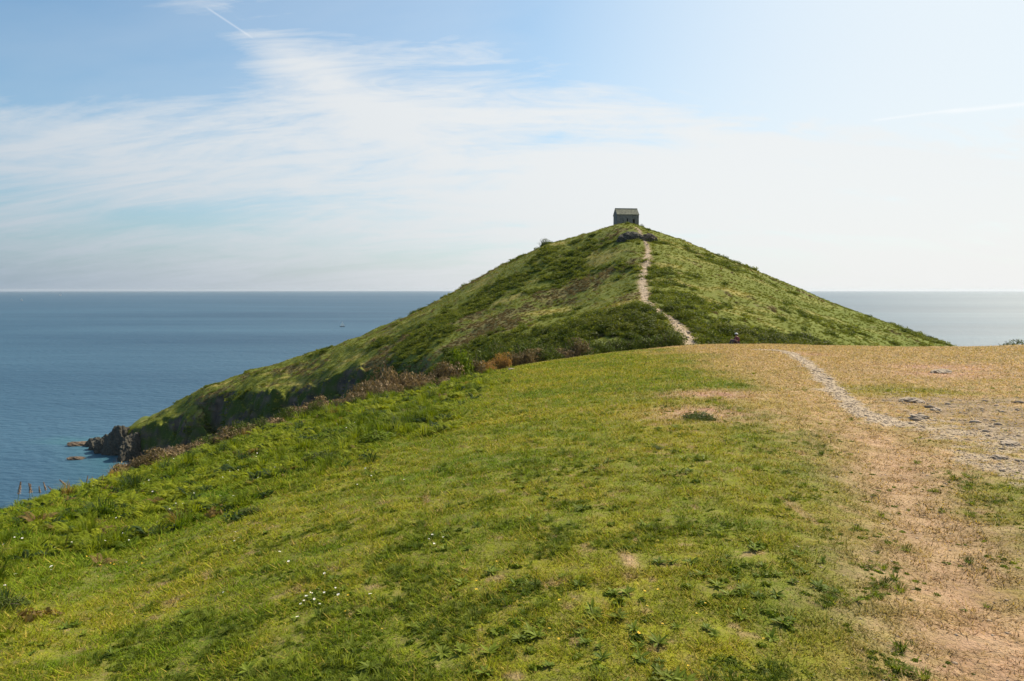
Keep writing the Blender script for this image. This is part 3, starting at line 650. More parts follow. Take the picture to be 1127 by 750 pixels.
# ---- gravel and loose stones on the paths
def stones(name, label, cat, x, y, size, c):
    n = len(x); g = np.random.default_rng(n)
    base = np.array([[1,0,0],[-1,0,0],[0,1,0],[0,-1,0],[0,0,1],[0,0,-1]], float)
    fc = np.array([[0,2,4],[2,1,4],[1,3,4],[3,0,4],[2,0,5],[1,2,5],[3,1,5],[0,3,5]])
    s = size[:, None]*np.stack([g.uniform(0.7, 1.5, n), g.uniform(0.7, 1.3, n), g.uniform(0.25, 0.6, n)], 1)
    P = base[None]*s[:, None, :]*g.uniform(0.7, 1.2, (n, 6, 1))
    a = g.uniform(0, 6.28, n); ca, sa = np.cos(a)[:, None], np.sin(a)[:, None]
    X = P[..., 0]*ca-P[..., 1]*sa; Y = P[..., 0]*sa+P[..., 1]*ca; z = H(x, y)
    P = np.stack([X+x[:, None], Y+y[:, None], P[..., 2]+z[:, None]+size[:, None]*0.1], -1).reshape(-1, 3)
    f = (np.arange(n)[:, None, None]*6+fc[None]).reshape(-1, 3)
    m, nt, b = newmat(name); a_ = node(nt, 'ShaderNodeAttribute', attribute_name='Col'); nt.links.new(a_.outputs['Color'], b.inputs['Base Color']); b.inputs['Roughness'].default_value = 0.9; b.inputs['Specular IOR Level'].default_value = 0.2
    me = mesh_np(name, P, f, 3, False, m); srgb_attr(me, 'Col', np.repeat(c, 6, 0)); link(name, me, kind='stuff', label=label, category=cat)
def gravel():
    g = np.random.default_rng(41); n = 230000
    az = g.uniform(math.radians(10), math.radians(46), n); r = 3.0*np.exp(g.uniform(0, 1, n)*math.log(56/3.0)); x = r*np.sin(az); y = r*np.cos(az)
    zn = zones(x, y); k = g.uniform(0, 1, n) < np.maximum(np.maximum(zn['gravel']*0.85, zn['stony']*0.22), zn['dirt']*0.03)*sst(2, 12, r+3); x, y, r = x[k], y[k], r[k]; n = len(x)
    sz = np.minimum((0.0045+0.00042*r)*np.exp(g.normal(size=n)*0.6), 0.010+0.0012*r); v = g.uniform(0, 1, n)
    c = mixc(C(0.28, 0.21, 0.15), C(0.52, 0.415, 0.31), v**1.3)
    stones('gravel', 'pale angular gravel lying on the near footpath', 'gravel', x, y, sz, c)
    n = 5000; az = g.uniform(math.radians(24), math.radians(46), n); r = g.uniform(8, 40, n); x = r*np.sin(az); y = r*np.cos(az)
    zn = zones(x, y); k = g.uniform(0, 1, n) < np.maximum(zn['stony'], zn['gravel']*0.5)*0.25; x, y, r = x[k], y[k], r[k]; n = len(x); v = g.uniform(0, 1, n)
    stones('broken_rock', 'angular broken rock scattered over the stony ground at right', 'rubble', x, y, np.minimum(0.03*np.exp(g.normal(size=n)*0.5)+0.001*r, 0.12), mixc(C(0.20, 0.155, 0.115), C(0.42, 0.33, 0.25), v**1.5))
    x = []; y = []
    for i in range(len(HP)-1):
        m_ = 130; t = g.uniform(0, 1, m_); w = HW[i]*1.0
        x.append(HP[i][0]+(HP[i+1][0]-HP[i][0])*t+g.normal(size=m_)*w*0.6); y.append(HP[i][1]+(HP[i+1][1]-HP[i][1])*t+g.normal(size=m_)*w*0.4)
    x = np.concatenate(x); y = np.concatenate(y); n = len(x); v = g.uniform(0, 1, n)
    stones('rubble', 'pale loose stones strewn down the hill track', 'rubble', x, y, 0.07*np.exp(g.normal(size=n)*0.6), mixc(C(0.24, 0.19, 0.14), C(0.52, 0.42, 0.33), v))
gravel()

# ================================================================ things
STONE = noise_mat('chapel_stone', (0.11, 0.105, 0.10), (0.26, 0.24, 0.21), 2.6, 0.95, 0.8, 8, 0.06, (0.13, 0.125, 0.10))
ROOFM = noise_mat('roof_slate', (0.12, 0.12, 0.09), (0.24, 0.235, 0.17), 1.6, 0.9, 0.6, 8, 0.05, (0.14, 0.14, 0.08))
SLATE = noise_mat('dark_slate_rock', (0.045, 0.042, 0.034), (0.085, 0.078, 0.06), 1.1, 0.9, 1.0, 8, 0.3, (0.16, 0.12, 0.09))
BROWNROCK = noise_mat('brown_shore_rock', (0.05, 0.042, 0.035), (0.17, 0.12, 0.08), 0.45, 0.9, 1.0, 8, 0.5, (0.28, 0.19, 0.13))
DOORWAY_SHADE = noise_mat('doorway_shade', (0.03, 0.025, 0.02), (0.06, 0.05, 0.04), 4.0, 0.8)  # near-black tone standing in for the shade inside the open doorway
DARK = noise_mat('dark_frame', (0.02, 0.02, 0.02), (0.04, 0.04, 0.04), 3.0, 0.7)
def bm_obj(name, bm, mat, parent=None, smooth=False, **props):
    me = bpy.data.meshes.new(name); bm.normal_update(); bm.to_mesh(me); bm.free(); me.materials.append(mat)
    if smooth: me.polygons.foreach_set('use_smooth', np.ones(len(me.polygons), bool))
    return link(name, me, parent, **props)
import bmesh
def box(bm, x0, x1, y0, y1, z0, z1):
    v = [bm.verts.new(p) for p in ((x0,y0,z0),(x1,y0,z0),(x1,y1,z0),(x0,y1,z0),(x0,y0,z1),(x1,y0,z1),(x1,y1,z1),(x0,y1,z1))]
    for f in ((0,3,2,1),(4,5,6,7),(0,1,5,4),(1,2,6,5),(2,3,7,6),(3,0,4,7)): bm.faces.new([v[i] for i in f])
    return v
def prism(bm, pts, y0, y1, axis='y'):
    """extrude a polygon given in (a, z) along the other horizontal axis"""
    mk = (lambda a, z, t: (a, t, z)) if axis == 'y' else (lambda a, z, t: (t, a, z))
    lo = [bm.verts.new(mk(a, z, y0)) for a, z in pts]; hi = [bm.verts.new(mk(a, z, y1)) for a, z in pts]; n = len(pts)
    bm.faces.new(lo); bm.faces.new(hi[::-1])
    for i in range(n): bm.faces.new((lo[i], hi[i], hi[(i+1) % n], lo[(i+1) % n]))
    bmesh.ops.recalc_face_normals(bm, faces=bm.faces)
def hz(x, y, d=True): return float(H(np.array([x]), np.array([y]), d)[0])
def at(px, Y): return float(ray(px, 319.3)[0]*Y)

# ---- chapel on the summit
def chapel():
    x, y = at(688, 219.5), 219.5; z = float(ray(688, 248.6)[1])*y
    t = thing('stone_chapel', 'small roofless-looking grey stone chapel with a steep slab roof standing alone on the summit', 'chapel', (x, y, z), math.radians(5.7))
    t['label'] = 'small dark grey stone chapel with a steep roof standing alone on the summit'
    L, Wd, hw, rise, th = 7.0, 4.6, 3.2, 1.9, 0.6; a, b = L/2, Wd/2; z0 = -1.2
    bm = bmesh.new()
    # front wall (towards the slope) with door and window openings
    dx0, dx1, dz = 1.55, 2.25, 1.95; wx0, wx1, wz0, wz1 = -0.32, 0.06, 0.9, 2.05; nx0, nx1, nz0, nz1 = -1.75, -1.4, 1.0, 1.75
    def wallrow(y0, y1):
        box(bm, -a, nx0, y0, y1, z0, hw); box(bm, nx0+.001, nx1-.001, y0, y1, z0, nz0); box(bm, nx0+.001, nx1-.001, y0, y1, nz1, hw)
        box(bm, nx1, wx0, y0, y1, z0, hw); box(bm, wx0+.001, wx1-.001, y0, y1, z0, wz0); box(bm, wx0+.001, wx1-.001, y0, y1, wz1, hw)
        box(bm, wx1, dx0, y0, y1, z0, hw); box(bm, dx0+.001, dx1-.001, y0, y1, z0, 0.0); box(bm, dx0+.001, dx1-.001, y0, y1, dz, hw); box(bm, dx1, a, y0, y1, z0, hw)
    wallrow(-b, -b+th); box(bm, -a, a, b-th, b, z0, hw)
    for s in (-1, 1):
        x0, x1 = (-a, -a+th) if s < 0 else (a-th, a)
        prism(bm, [(-b+th+.002, z0), (b-th-.002, z0), (b-th-.002, hw+rise*0.24), (0, hw+rise-0.12), (-b+th+.002, hw+rise*0.24)], x0, x1, 'x')
    # rough quoins and a plinth course
    for s in (-1, 1):
        for k in range(7): box(bm, s*a-0.05-(0.28 if s > 0 else 0)*1.0, s*a+0.05+(0.28 if s < 0 else 0), -b-0.03, -b+0.3, k*0.48+0.02, k*0.48+0.42)
    bmesh.ops.subdivide_edges(bm, edges=bm.edges[:], cuts=3, use_grid_fill=True)
    for v in bm.verts: v.co += Vector((random.gauss(0, .012), random.gauss(0, .02), random.gauss(0, .01)))
    bm_obj('wall', bm, STONE, t)
    bm = bmesh.new(); e = 0.16; k = rise/b
    for s in (-1, 1):
        pts = [(s*(b+e), hw-e*k+0.02), (0, hw+rise+0.02), (0, hw+rise+0.26), (s*(b+e+0.05), hw-e*k+0.22)]
        prism(bm, pts, -a-0.1, a+0.1, 'x')
    for s in (-1, 1):                                    # courses of slabs standing a little proud
        for c in range(8):
            t0 = (c+0.1)/8; yy = s*(b+e)*(1-t0); zz = hw-e*k+(rise+e*k)*t0+0.22
            yy2 = s*(b+e)*(1-t0-0.115); zz2 = zz+(rise+e*k)*0.115
            xs = -a-0.12
            while xs < a:
                w = random.uniform(0.35, 0.8); x1 = min(xs+w, a+0.12); o = random.uniform(0.01, 0.06)
                vs = [bm.verts.new(p) for p in ((xs, yy, zz+o+0.03), (x1-.03, yy, zz+o+0.03), (x1-.03, yy2, zz2+o), (xs, yy2, zz2+o), (xs, yy, zz-0.02), (x1-.03, yy, zz-0.02), (x1-.03, yy2, zz2-.02), (xs, yy2, zz2-.02))]
                for f in ((0,1,2,3),(0,4,5,1),(1,5,6,2),(2,6,7,3),(3,7,4,0)): bm.faces.new([vs[i] for i in f])
                xs = x1
    bmesh.ops.recalc_face_normals(bm, faces=bm.faces)
    r = bm_obj('roof', bm, ROOFM, t)
    bm = bmesh.new(); box(bm, -a-0.12, a+0.12, -0.14, 0.14, hw+rise+0.2, hw+rise+0.36); bm_obj('ridge', bm, ROOFM, r)
    bm = bmesh.new(); box(bm, dx0+0.02, dx1-0.02, -b+0.42, -b+0.5, 0.0, dz-0.02); d = bm_obj('doorway_dark_panel', bm, DOORWAY_SHADE, t)  # added dark panel: shade of an open doorway, no real door leaf
    bm = bmesh.new(); box(bm, dx0-0.18, dx1+0.18, -b-0.05, -b+0.1, dz+0.002, dz+0.24); bm_obj('lintel', bm, STONE, t)
    bm = bmesh.new()
    for xx in (wx0+0.06, (wx0+wx1)/2, wx1-0.06): box(bm, xx-0.012, xx+0.012, -b+0.35, -b+0.37, wz0, wz1)
    box(bm, wx0, wx1, -b+0.4, -b+0.43, wz0, wz1); w = bm_obj('window', bm, DARK, t)
    bm = bmesh.new(); box(bm, wx0-0.1, wx1+0.1, -b-0.06, -b+0.25, wz0-0.12, wz0-0.002); bm_obj('sill', bm, STONE, w)
    bm = bmesh.new(); box(bm, nx0, nx1, -b+0.3, -b+0.34, nz0, nz1); bm_obj('window', bm, STONE, t)
chapel()

# ---- rocks
def rock_mesh(name, seed, sub, mat, strat=0.0, amp=0.75):
    bm = bmesh.new(); bmesh.ops.create_icosphere(bm, subdivisions=sub, radius=1.0)
    P = np.array([v.co for v in bm.verts]); g = np.random.default_rng(seed); o = g.uniform(0, 50, 3)
    n = fbm(P[:, 0]*1.0+o[0]+P[:, 2], P[:, 1]+o[1]-P[:, 2]*0.7, 0.9, 5, seed, 0.6)
    n2 = fbm(P[:, 0]*2+o[2], P[:, 2]*2.0+P[:, 1], 0.5, 4, seed+3, 0.6)
    R = 1+n*amp+np.abs(n2)*0.35*amp; P = P*R[:, None]
    if strat: P[:, 2] += strat*np.round((P[:, 0]*0.6+P[:, 2])*6)/6*0.35
    for v, p in zip(bm.verts, P): v.co = p
    me = bpy.data.meshes.new(name); bm.to_mesh(me); bm.free(); me.materials.append(mat); return me
def rock(px, Y, w, d, h, zb, label, mat, seed, rz=0.3, name='rock', strat=0.5, sub=5):
    x = at(px, Y); me = rock_mesh(name, seed, sub, mat, strat*0.4, 0.5); o = link(name, me, label=label, category='rock')
    o.location = (x, Y, zb); o.scale = (w/2, d/2, h); o.rotation_euler = (0, 0.1, rz); return o
S = SEA
rock(76, 247, 6.0, 3.5, 0.75, S, 'low reddish rock awash in the sea just off the headland tip', BROWNROCK, 3)
rock(84, 270, 11, 5, 1.1, S, 'flat brown rock ledge at the very tip of the headland', BROWNROCK, 5)
rock(99, 269, 8, 5, 3.0, S, 'grey rock knob rising behind the brown ledge at the headland tip', SLATE, 6)
rock(104, 264, 9, 7, 3.2, S, 'low dark rock at the foot of the headland tip, outermost', SLATE, 21, 0.5)
rock(113, 260, 11, 8, 5.5, S, 'jagged dark rock at the headland tip between a low and a tall one', SLATE, 23, 0.9)
rock(124, 256, 12, 8, 8.5, S, 'tall dark rock against the end of the headland cliff', SLATE, 24, 0.2)
rock(141, 251, 14, 8, 7.5, S, 'dark boulder pile under the cliff, farthest in from the tip', SLATE, 26, 1.4)
rock(136, 214, 13, 9, 6.5, S, 'brown sea rock lowest beside the left rim of the slope', BROWNROCK, 8, 0.6)
rock(170, 206, 12, 9, 12.5, S, 'tall pointed brown rock rising over the rim of the slope', BROWNROCK, 9, 1.1)
rock(190, 196, 14, 9, 12.5, S, 'broad brown rock inland of the tall pointed one', BROWNROCK, 12, 0.2)
hx, hy = hillhit(694, 263)
def outcrop():
    o = link('rock_outcrop', rock_mesh('rock_outcrop', 15, 5, SLATE, 0.2, 0.4), label='dark slate outcrop in the bank just below the chapel', category='rock outcrop')
    o.location = (hx, hy+0.8, hz(hx, hy)-0.1); o.scale = (3.6, 2.2, 2.0); o.rotation_euler = (0, 0, 0.1)
    o = link('rock_outcrop', rock_mesh('rock_outcrop', 17, 4, BROWNROCK, 0.6), label='brown broken rock beside the track, right of the dark outcrop', category='rock outcrop')
    o.location = (hx+4.6, hy+0.5, hz(hx+4.6, hy)-0.2); o.scale = (2.3, 1.5, 1.5)
outcrop()
for px, py, sz, lb in [(563,407.5,0.20,'small whitish stone beside the orange bracken on the grassy edge'), (1030,452,0.11,'pale stone on the stony ground right of the gravel path'), (1012,462,0.17,'flat pale rock slab breaking through the stony ground'),
                       (1003,443,0.24,'low grey rock slab at the top of the stony ground'), (1100,505,0.09,'white stone near the right edge of the stony ground'), (1112,490,0.14,'light grey rock breaking the turf by the right border'), (1036,411,0.33,'grey bedrock patch in the dry turf beyond the stony ground')]:
    x, y = groundhit(px, py); me = rock_mesh('stone', int(px), 4, noise_mat('pale_stone', (0.24, 0.19, 0.14), (0.44, 0.35, 0.26), 9, 0.9, 0.6, 6, 0.02), 0.3)
    o = link('stone', me, label=lb, category='stone'); o.location = (x, y, hz(x, y)+sz*0.1); o.scale = (sz*0.75, sz*0.9, sz*0.26); o.rotation_euler = (0, 0, px)

# ---- bushes: leafy dome over a few branching stems
def branch_mesh(name, seed, n, mat):
    g = np.random.default_rng(seed); VV = []; FF = []
    for _ in range(n):
        a = g.uniform(0, 6.28); el = g.uniform(0.5, 1.4); p = np.array([g.normal()*0.08, g.normal()*0.08, -0.1]); d = np.array([math.cos(a)*math.cos(el), math.sin(a)*math.cos(el), math.sin(el)]); rad = 0.03
        ring = None
        for k in range(6):
            u_ = np.cross(d, [0.3, 0.2, 1.0]); u_ /= np.linalg.norm(u_); w_ = np.cross(d, u_)
            b0 = len(VV); VV += [p+rad*(math.cos(q_)*u_+math.sin(q_)*w_) for q_ in (0, 2.1, 4.2)]
            if ring is not None: FF += [(ring+i, ring+(i+1) % 3, b0+(i+1) % 3, b0+i) for i in range(3)]
            ring = b0; p = p+d*0.19; d = d+g.normal(size=3)*0.22; d /= np.linalg.norm(d); rad *= 0.72
    return mesh_np(name, np.array(VV), np.array(FF), 4, False, mat)
def omat(nm, c, tr=0.25, var=0.3): return foliage_mat(nm, trans=tr, const=c, var=var, vscale=5.0, gloss=0.1)
BUSH = {'brown': omat('dead_gorse', (0.25, 0.18, 0.10), 0.2), 'dark': omat('gorse_green', (0.085, 0.115, 0.02)), 'fresh': omat('fresh_green', (0.14, 0.19, 0.018), 0.35), 'dull': omat('heather_brown', (0.17, 0.125, 0.065), 0.2), 'orange': omat('rusty_bracken', (0.38, 0.22, 0.08), 0.3)}
TWIG = noise_mat('twigs', (0.06, 0.045, 0.035), (0.14, 0.11, 0.09), 12, 0.9)
BR = [branch_mesh('branches', s, 14, TWIG) for s in (1, 2)]
BM = {}
for k_, leaf, asp in (('brown', 0.12, 2.6), ('dark', 0.10, 2.6), ('fresh', 0.13, 1.9), ('dull', 0.12, 2.6), ('orange', 0.11, 3.0)):
    BM[k_] = [clump_mesh('foliage', 300+s, 3200, leaf, BUSH[k_], 0.95, 13, asp, 0.5) for s in range(3)]
def bush(kind, x, y, w, h, label, cat='gorse bush', group=None, name='gorse_bush', sink=0.1):
    z = hz(x, y); t = thing(name, label, cat, (x, y, z-sink*h), random.uniform(0, 6.28), group); t.scale = (w/2*1.25, w/2*random.uniform(0.9, 1.25), h*2.1)
    link('foliage', random.choice(BM[kind]), t); link('branches', random.choice(BR), t); return t
def rim(pxs, off, kind, wr, hr, label, group, **kw):
    for i, px in enumerate(pxs):
        az = math.atan(float(ray(px, 319.3)[0])); r = float(np.interp(az, AZT, c_r))+off*0.6-0.4+random.uniform(-0.7, 0.7)
        k = kind if isinstance(kind, str) else random.choice(kind)
        adj = {'brown': 'dry brown', 'dull': 'dull brown', 'dark': 'dark green', 'fresh': 'bright green', 'orange': 'rusty orange'}[k]
        bush(k, r*math.sin(az), r*math.cos(az), random.uniform(*wr), random.uniform(*hr), label.replace('KIND', adj), group=group and group+(' ('+adj+')' if 'KIND' in label else ''), **kw)
rim([124, 133, 143, 151, 160, 171, 180, 189, 199, 207, 216], 0.8, ['brown', 'brown', 'dull'], (0.7, 1.2), (0.25, 0.4), 'low KIND gorse in the far left row beside the sea rocks', 'brown gorse beside the sea rocks')
rim([228, 237, 247, 256, 265, 275, 284, 293, 302], 0.9, ['brown', 'brown', 'dull', 'dark'], (0.8, 1.5), (0.25, 0.45), 'KIND gorse on the rim in front of the dark cliff', 'brown gorse before the cliff')
rim([225, 255, 284, 312, 330, 346], -0.6, 'dark', (0.8, 1.4), (0.3, 0.5), 'dark green gorse mound on the near side of the brown rim row', 'dark gorse mounds on the rim')
rim([312, 322, 331, 340, 349, 358, 367, 376, 386], 1.4, ['brown', 'brown', 'dull', 'fresh'], (1.0, 1.6), (0.35, 0.6), 'KIND gorse in the middle of the rim, where its row thins', 'brown gorse along the middle rim')
rim([396, 407, 417, 428, 438, 447, 456, 466, 475, 485, 495], 1.8, ['brown', 'brown', 'dull', 'dark'], (1.2, 2.1), (0.5, 1.0), 'tall KIND gorse in the thick bank left of the round green bush', 'thick bank of dead gorse')
rim([392, 412, 433, 452, 470, 488], -0.8, ['brown', 'dull', 'fresh'], (0.7, 1.2), (0.25, 0.4), 'low KIND gorse in front of the thick bank of dead gorse', 'low gorse before the bank')
rim([236, 268, 300, 325, 356], -1.0, ['brown', 'dull'], (0.5, 0.9), (0.2, 0.3), 'small KIND gorse tuft sunk in the green growth just inside the rim', 'small gorse tufts inside the rim')
rim([400, 423, 449], 3.8, 'dull', (1.5, 2.3), (0.9, 1.3), 'dull brown bush behind the thick bank of dead gorse', 'dull bushes behind the bank')
rim([509], 0.9, 'fresh', (1.9, 2.0), (1.1, 1.15), 'round bright green bush between the dead gorse bank and the orange bracken', None, name='green_bush')
bpy.data.objects['green_bush']['category'] = 'bush'
rim([521, 568, 582], 1.6, 'dull', (1.1, 1.6), (0.6, 0.8), 'small dull brown bush close by the orange bracken', 'dull bushes by the orange bracken')
rim([590, 596, 603, 609, 616, 623, 630, 636, 643, 651, 662], 1.8, ['dull', 'dark', 'dark', 'brown'], (1.6, 2.6), (0.5, 0.9), 'KIND gorse in the bank right of the orange bracken', 'brown gorse right of the bracken')
rim([526, 545, 562, 580], 5.5, 'dark', (2.4, 3.2), (1.0, 1.5), 'dark gorse behind the orange bracken', 'dark gorse behind the bracken')
rim([676, 689, 703, 716, 730, 742], 3.6, 'dark', (2.0, 2.8), (0.8, 1.0), 'low dark gorse just over the grassy brow, left of the track foot', 'dark gorse over the brow')
rim([536, 548, 557], 0.7, 'orange', (1.0, 1.3), (0.45, 0.7), 'rusty orange dead bracken clump on the rim of the turf', 'orange dead bracken', cat='bracken', name='dead_bracken')
rim([541, 551], 0.1, 'dark', (0.8, 1.0), (0.3, 0.36), 'little dark bush in the hollow under the orange bracken', 'dark bushes under the bracken')
rim([768], 0, 'fresh', (0.1, 0.1), (0.1, 0.1), 'x', None); bpy.data.objects.remove(bpy.data.objects[[o.name for o in bpy.data.objects if o.get('label') == 'x'][0]], do_unlink=True)
for o in [o for o in bpy.data.objects if o.parent is None and o.name.startswith(('foliage', 'branches'))]: bpy.data.objects.remove(o, do_unlink=True)
def skyb(px, w, h, label, kind='dark', dr=-0.5):
    az = math.atan(float(ray(px, 319.3)[0])); r = float(np.interp(az, AZT, s_r))+dr; bush(kind, r*math.sin(az), r*math.cos(az), w, h, label, sink=0.4)
skyb(600, 6.2, 1.9, 'largest dark bush on the left skyline of the hill')
skyb(540, 2.6, 0.5, 'small dark bush halfway down the left skyline of the hill')
skyb(626, 3.0, 0.45, 'low bush on the skyline between the largest bush and the chapel')
skyb(705.5, 1.6, 1.1, 'small bush on the skyline right beside the chapel')
skyb(732, 2.6, 0.45, 'dark bush on the right skyline nearest below the chapel')
skyb(838, 2.8, 0.4, 'dark bush midway down the right skyline')
skyb(1003, 3.0, 0.55, 'rounded bush near the lower end of the right skyline')
skyb(1022, 3.6, 0.6, 'broad bush at the lower end of the right skyline')
skyb(1040, 2.4, 0.4, 'last small bush where the right skyline meets the dry turf')
for px, w, h, lb in [(1121, 2.6, 0.75, 'dark bush at the far right border behind the dry turf'), (1140, 3.0, 0.8, 'dark bush beyond the far right border')]:
    if px < 1130: x = at(px, 53.5); bush('dark', x, 53.5, w, h, lb)

# ---- leaf rosettes in the turf
ROS = omat('plantain_leaf', (0.15, 0.195, 0.018), 0.25, 0.3); ROSD = omat('thistle_leaf', (0.105, 0.15, 0.014), 0.25, 0.3)
def rosette_mesh(seed, mat):
    g = np.random.default_rng(seed); VV = []; n = int(g.integers(9, 15))
    for i in range(n):
        a = 6.28*i/n+g.normal()*0.3; L = g.uniform(0.6, 1.1); D = np.array([math.cos(a), math.sin(a), 0]); S_ = np.array([-D[1], D[0], 0.0]); up = g.uniform(0.35, 1.0); cv = g.uniform(0.3, 0.9)
        pts = [(D*L*t+np.array([0, 0, 1])*(L*up*t-cv*L*t*t*0.5+0.03), 0.15*L*math.sin(math.pi*min(t*0.93+0.07, 1))**0.8) for t in (0, .25, .5, .75, 1)]
        for k in range(4):
            (p0, w0), (p1, w1) = pts[k], pts[k+1]; dz = np.array([0, 0, 0.03])
            VV += [p0-S_*w0+dz, p0, p1, p1-S_*w1+dz, p0, p0+S_*w0+dz, p1+S_*w1+dz, p1]
    return mesh_np('rosette', np.array(VV), np.arange(len(VV)).reshape(-1, 4), 4, False, mat)
ROSY = omat('herb_leaf', (0.16, 0.20, 0.022), 0.35, 0.3)
RM = [rosette_mesh(s, (ROS, ROSD, ROSY)[s % 3]) for s in range(5)]+[clump_mesh('leafy_herb', 70+s, 70, 0.45, (ROSY, ROSD, ROS)[s], 0.5, 6, 1.5) for s in range(3)]
def rosettes():
    g = np.random.default_rng(51); spots = [(578,530),(588,533),(604,543),(614,546),(630,560),(640,563),(600,572),(668,560),(690,565),(480,597),(490,592),(500,603),(545,637),(552,645),(585,642),(335,670),(328,678),(370,650),(362,657),(352,662),(820,605),(812,600),(780,635),(792,630),(815,632),(825,640),
        (725,625),(690,655),(870,640),(880,644),(620,650),(575,452),(568,455),(530,427),(742,470),(735,474),(520,700),(530,706),(600,725),(612,722),(720,738),(730,742),(705,735),(790,660),(735,745),(850,690),(862,700),(745,520),(760,524),(773,505),(650,520),(660,516),(430,640),(425,560),(280,596),(300,604),(460,660),(405,700),(240,720),(560,690),(575,697),
        (668,685),(780,700),(790,708),(812,720),(930,660),(905,630),(690,700),(650,735),(500,740),(470,720),(380,740),(300,740),(200,690),(150,660),(120,730),(60,700),(20,720),(840,655),(405,522),(600,480),(540,500)]
    n = 0
    for px, py in spots:
        x0, y0 = groundhit(px, py)
        for k in range(int(g.integers(2, 6))):
            x = x0+g.normal()*0.08*(1+y0/10); y = y0+g.normal()*0.10*(1+y0/8)
            if y < 2.4: continue
            o = link('turf_weed', RM[int(g.integers(0, 8))], label='low green leafy weed growing in the short turf', category='plant', group='leafy weeds in the turf')
            s = g.uniform(0.034, 0.075)*(1+max(0, y-5)*0.06); o.location = (x, y, hz(x, y)+0.004); o.scale = (s, s, s*0.9); o.rotation_euler = (g.normal()*0.1, g.normal()*0.1, g.uniform(0, 6.28)); n += 1
rosettes()
for px, py, w, h, lb in [(767,462,0.8,0.26,'small dark green bush beside the bare reddish patch of turf'), (722,493,0.28,0.08,'tiny dark bush low in the open turf'), (275,566,0.42,0.2,'dark round herb at the lower edge of the tall growth'), (355,508,0.75,0.36,'dark leafy clump at the lower edge of the tall growth, nearest the turf'),
                     (415,487,0.9,0.45,'leafy green clump among the bracken above the open turf'), (577,453,0.35,0.14,'tiny green tuft alone in the far turf'), (527,428,0.7,0.2,'flat green tuft on the turf below the orange bracken'), (10,672,0.5,0.22,'dark leafy clump at the lower left border'), (350,664,0.2,0.07,'small leafy clump ringed by white daisies')]:
    x, y = groundhit(px, py); bush('dark' if 'dark' in lb else 'fresh', x, y, w, h*0.32, lb, cat='bush', name='small_bush')

# ---- flowers
def fm(nm, c):
    m, nt, b = newmat(nm); g = node(nt, 'ShaderNodeNewGeometry'); nz_ = node(nt, 'ShaderNodeTexNoise', Scale=60.0); nt.links.new(g.outputs['Position'], nz_.inputs['Vector'])
    nt.links.new(mixrgb(nt, nz_.outputs[0], tuple(t*0.85 for t in c), c), b.inputs['Base Color']); b.inputs['Roughness'].default_value = 0.7; return m
WH, YE, ST, PK = fm('petal_white', (0.85, 0.85, 0.80)), fm('petal_yellow', (0.85, 0.55, 0.02)), fm('stem', (0.10, 0.16, 0.04)), fm('seed_pink', (0.27, 0.18, 0.12))
def petals(n, mat, cup):
    VV = []
    for i in range(n):
        a = 6.283*i/n; D = np.array([math.cos(a), math.sin(a), 0]); S_ = np.array([-D[1], D[0], 0]); w = 2.2/n
        VV += [D*0.15, D*0.7-S_*w+[0, 0, cup*0.6], D*1.0+[0, 0, cup], D*0.7+S_*w+[0, 0, cup*0.6]]
    return mesh_np('petals', np.array(VV), np.arange(len(VV)).reshape(-1, 4), 4, False, mat)
def cyl(name, r, z0, z1, mat, n=6, r1=None):
    r1 = r if r1 is None else r1; a = np.arange(n)*6.2832/n
    V_ = np.concatenate([np.stack([r*np.cos(a), r*np.sin(a), 0*a+z0], 1), np.stack([r1*np.cos(a), r1*np.sin(a), 0*a+z1], 1)])
    return mesh_np(name, V_, [[i, (i+1) % n, n+(i+1) % n, n+i] for i in range(n)], 4, False, mat)
FW = (petals(12, WH, 0.15), cyl('flower_centre', 0.3, 0.02, 0.16, YE, 7, 0.1), cyl('stem', 0.07, -3.5, 0.02, ST)); FY = (petals(5, YE, 0.3), cyl('flower_centre', 0.2, 0.02, 0.2, YE, 7, 0.1), cyl('stem', 0.07, -3.5, 0.02, ST))
def flowers():
    g = np.random.default_rng(61)
    def put(kind, x, y, s, h):
        src = FW if kind == 'w' else FY
        t = thing('daisy' if kind == 'w' else 'buttercup', 'small white daisy open in the grass' if kind == 'w' else 'small yellow buttercup open in the grass', 'flower', (x, y, hz(x, y)+h), g.uniform(0, 6), 'white daisies' if kind == 'w' else 'yellow buttercups')
        t.rotation_euler = (g.normal()*0.25, g.normal()*0.25, g.uniform(0, 6)); t.scale = (s, s, s*(max(h, 0.02)/ (3.3*s)) if False else s)
        for nm, me in zip(('petals', 'flower_centre', 'stem'), src): link(nm, me, t)
    wl = [((350,660),14,0.13),((215,560),10,0.5),((240,520),12,0.8),((340,480),9,0.9),((60,640),6,0.25),((130,600),6,0.3),((480,597),4,0.1),((20,600),5,0.3),((260,600),5,0.3),((420,520),4,0.6),((180,520),7,0.8),((300,640),4,0.4),((240,540),6,0.6)]
    for (px, py), n, sp_ in wl:
        x0, y0 = groundhit(px, py)
        for _ in range(n):
            x, y = x0+g.normal()*sp_, y0+g.normal()*sp_*1.2
            if y > 2.4: put('w', x, y, 0.0085*(1+y0/16)*g.uniform(0.7, 1.2), 0.03+0.12*(sp_ > 0.2)*g.uniform(0, 1))
    for (px, py), n, sp_ in [((125,628),20,0.28),((625,710),7,0.35),((700,690),4,0.3),((595,606),2,0.2),((740,660),3,0.3),((420,670),3,0.2),((800,690),2,0.2),((560,650),3,0.3)]:
        x0, y0 = groundhit(px, py)
        for _ in range(n):
            x, y = x0+g.normal()*sp_, y0+g.normal()*sp_*0.8
            if y > 2.4: put('y', x, y, 0.0085*g.uniform(0.7, 1.2), 0.035+(0.08*g.uniform(0, 1) if px < 200 else 0))
flowers()

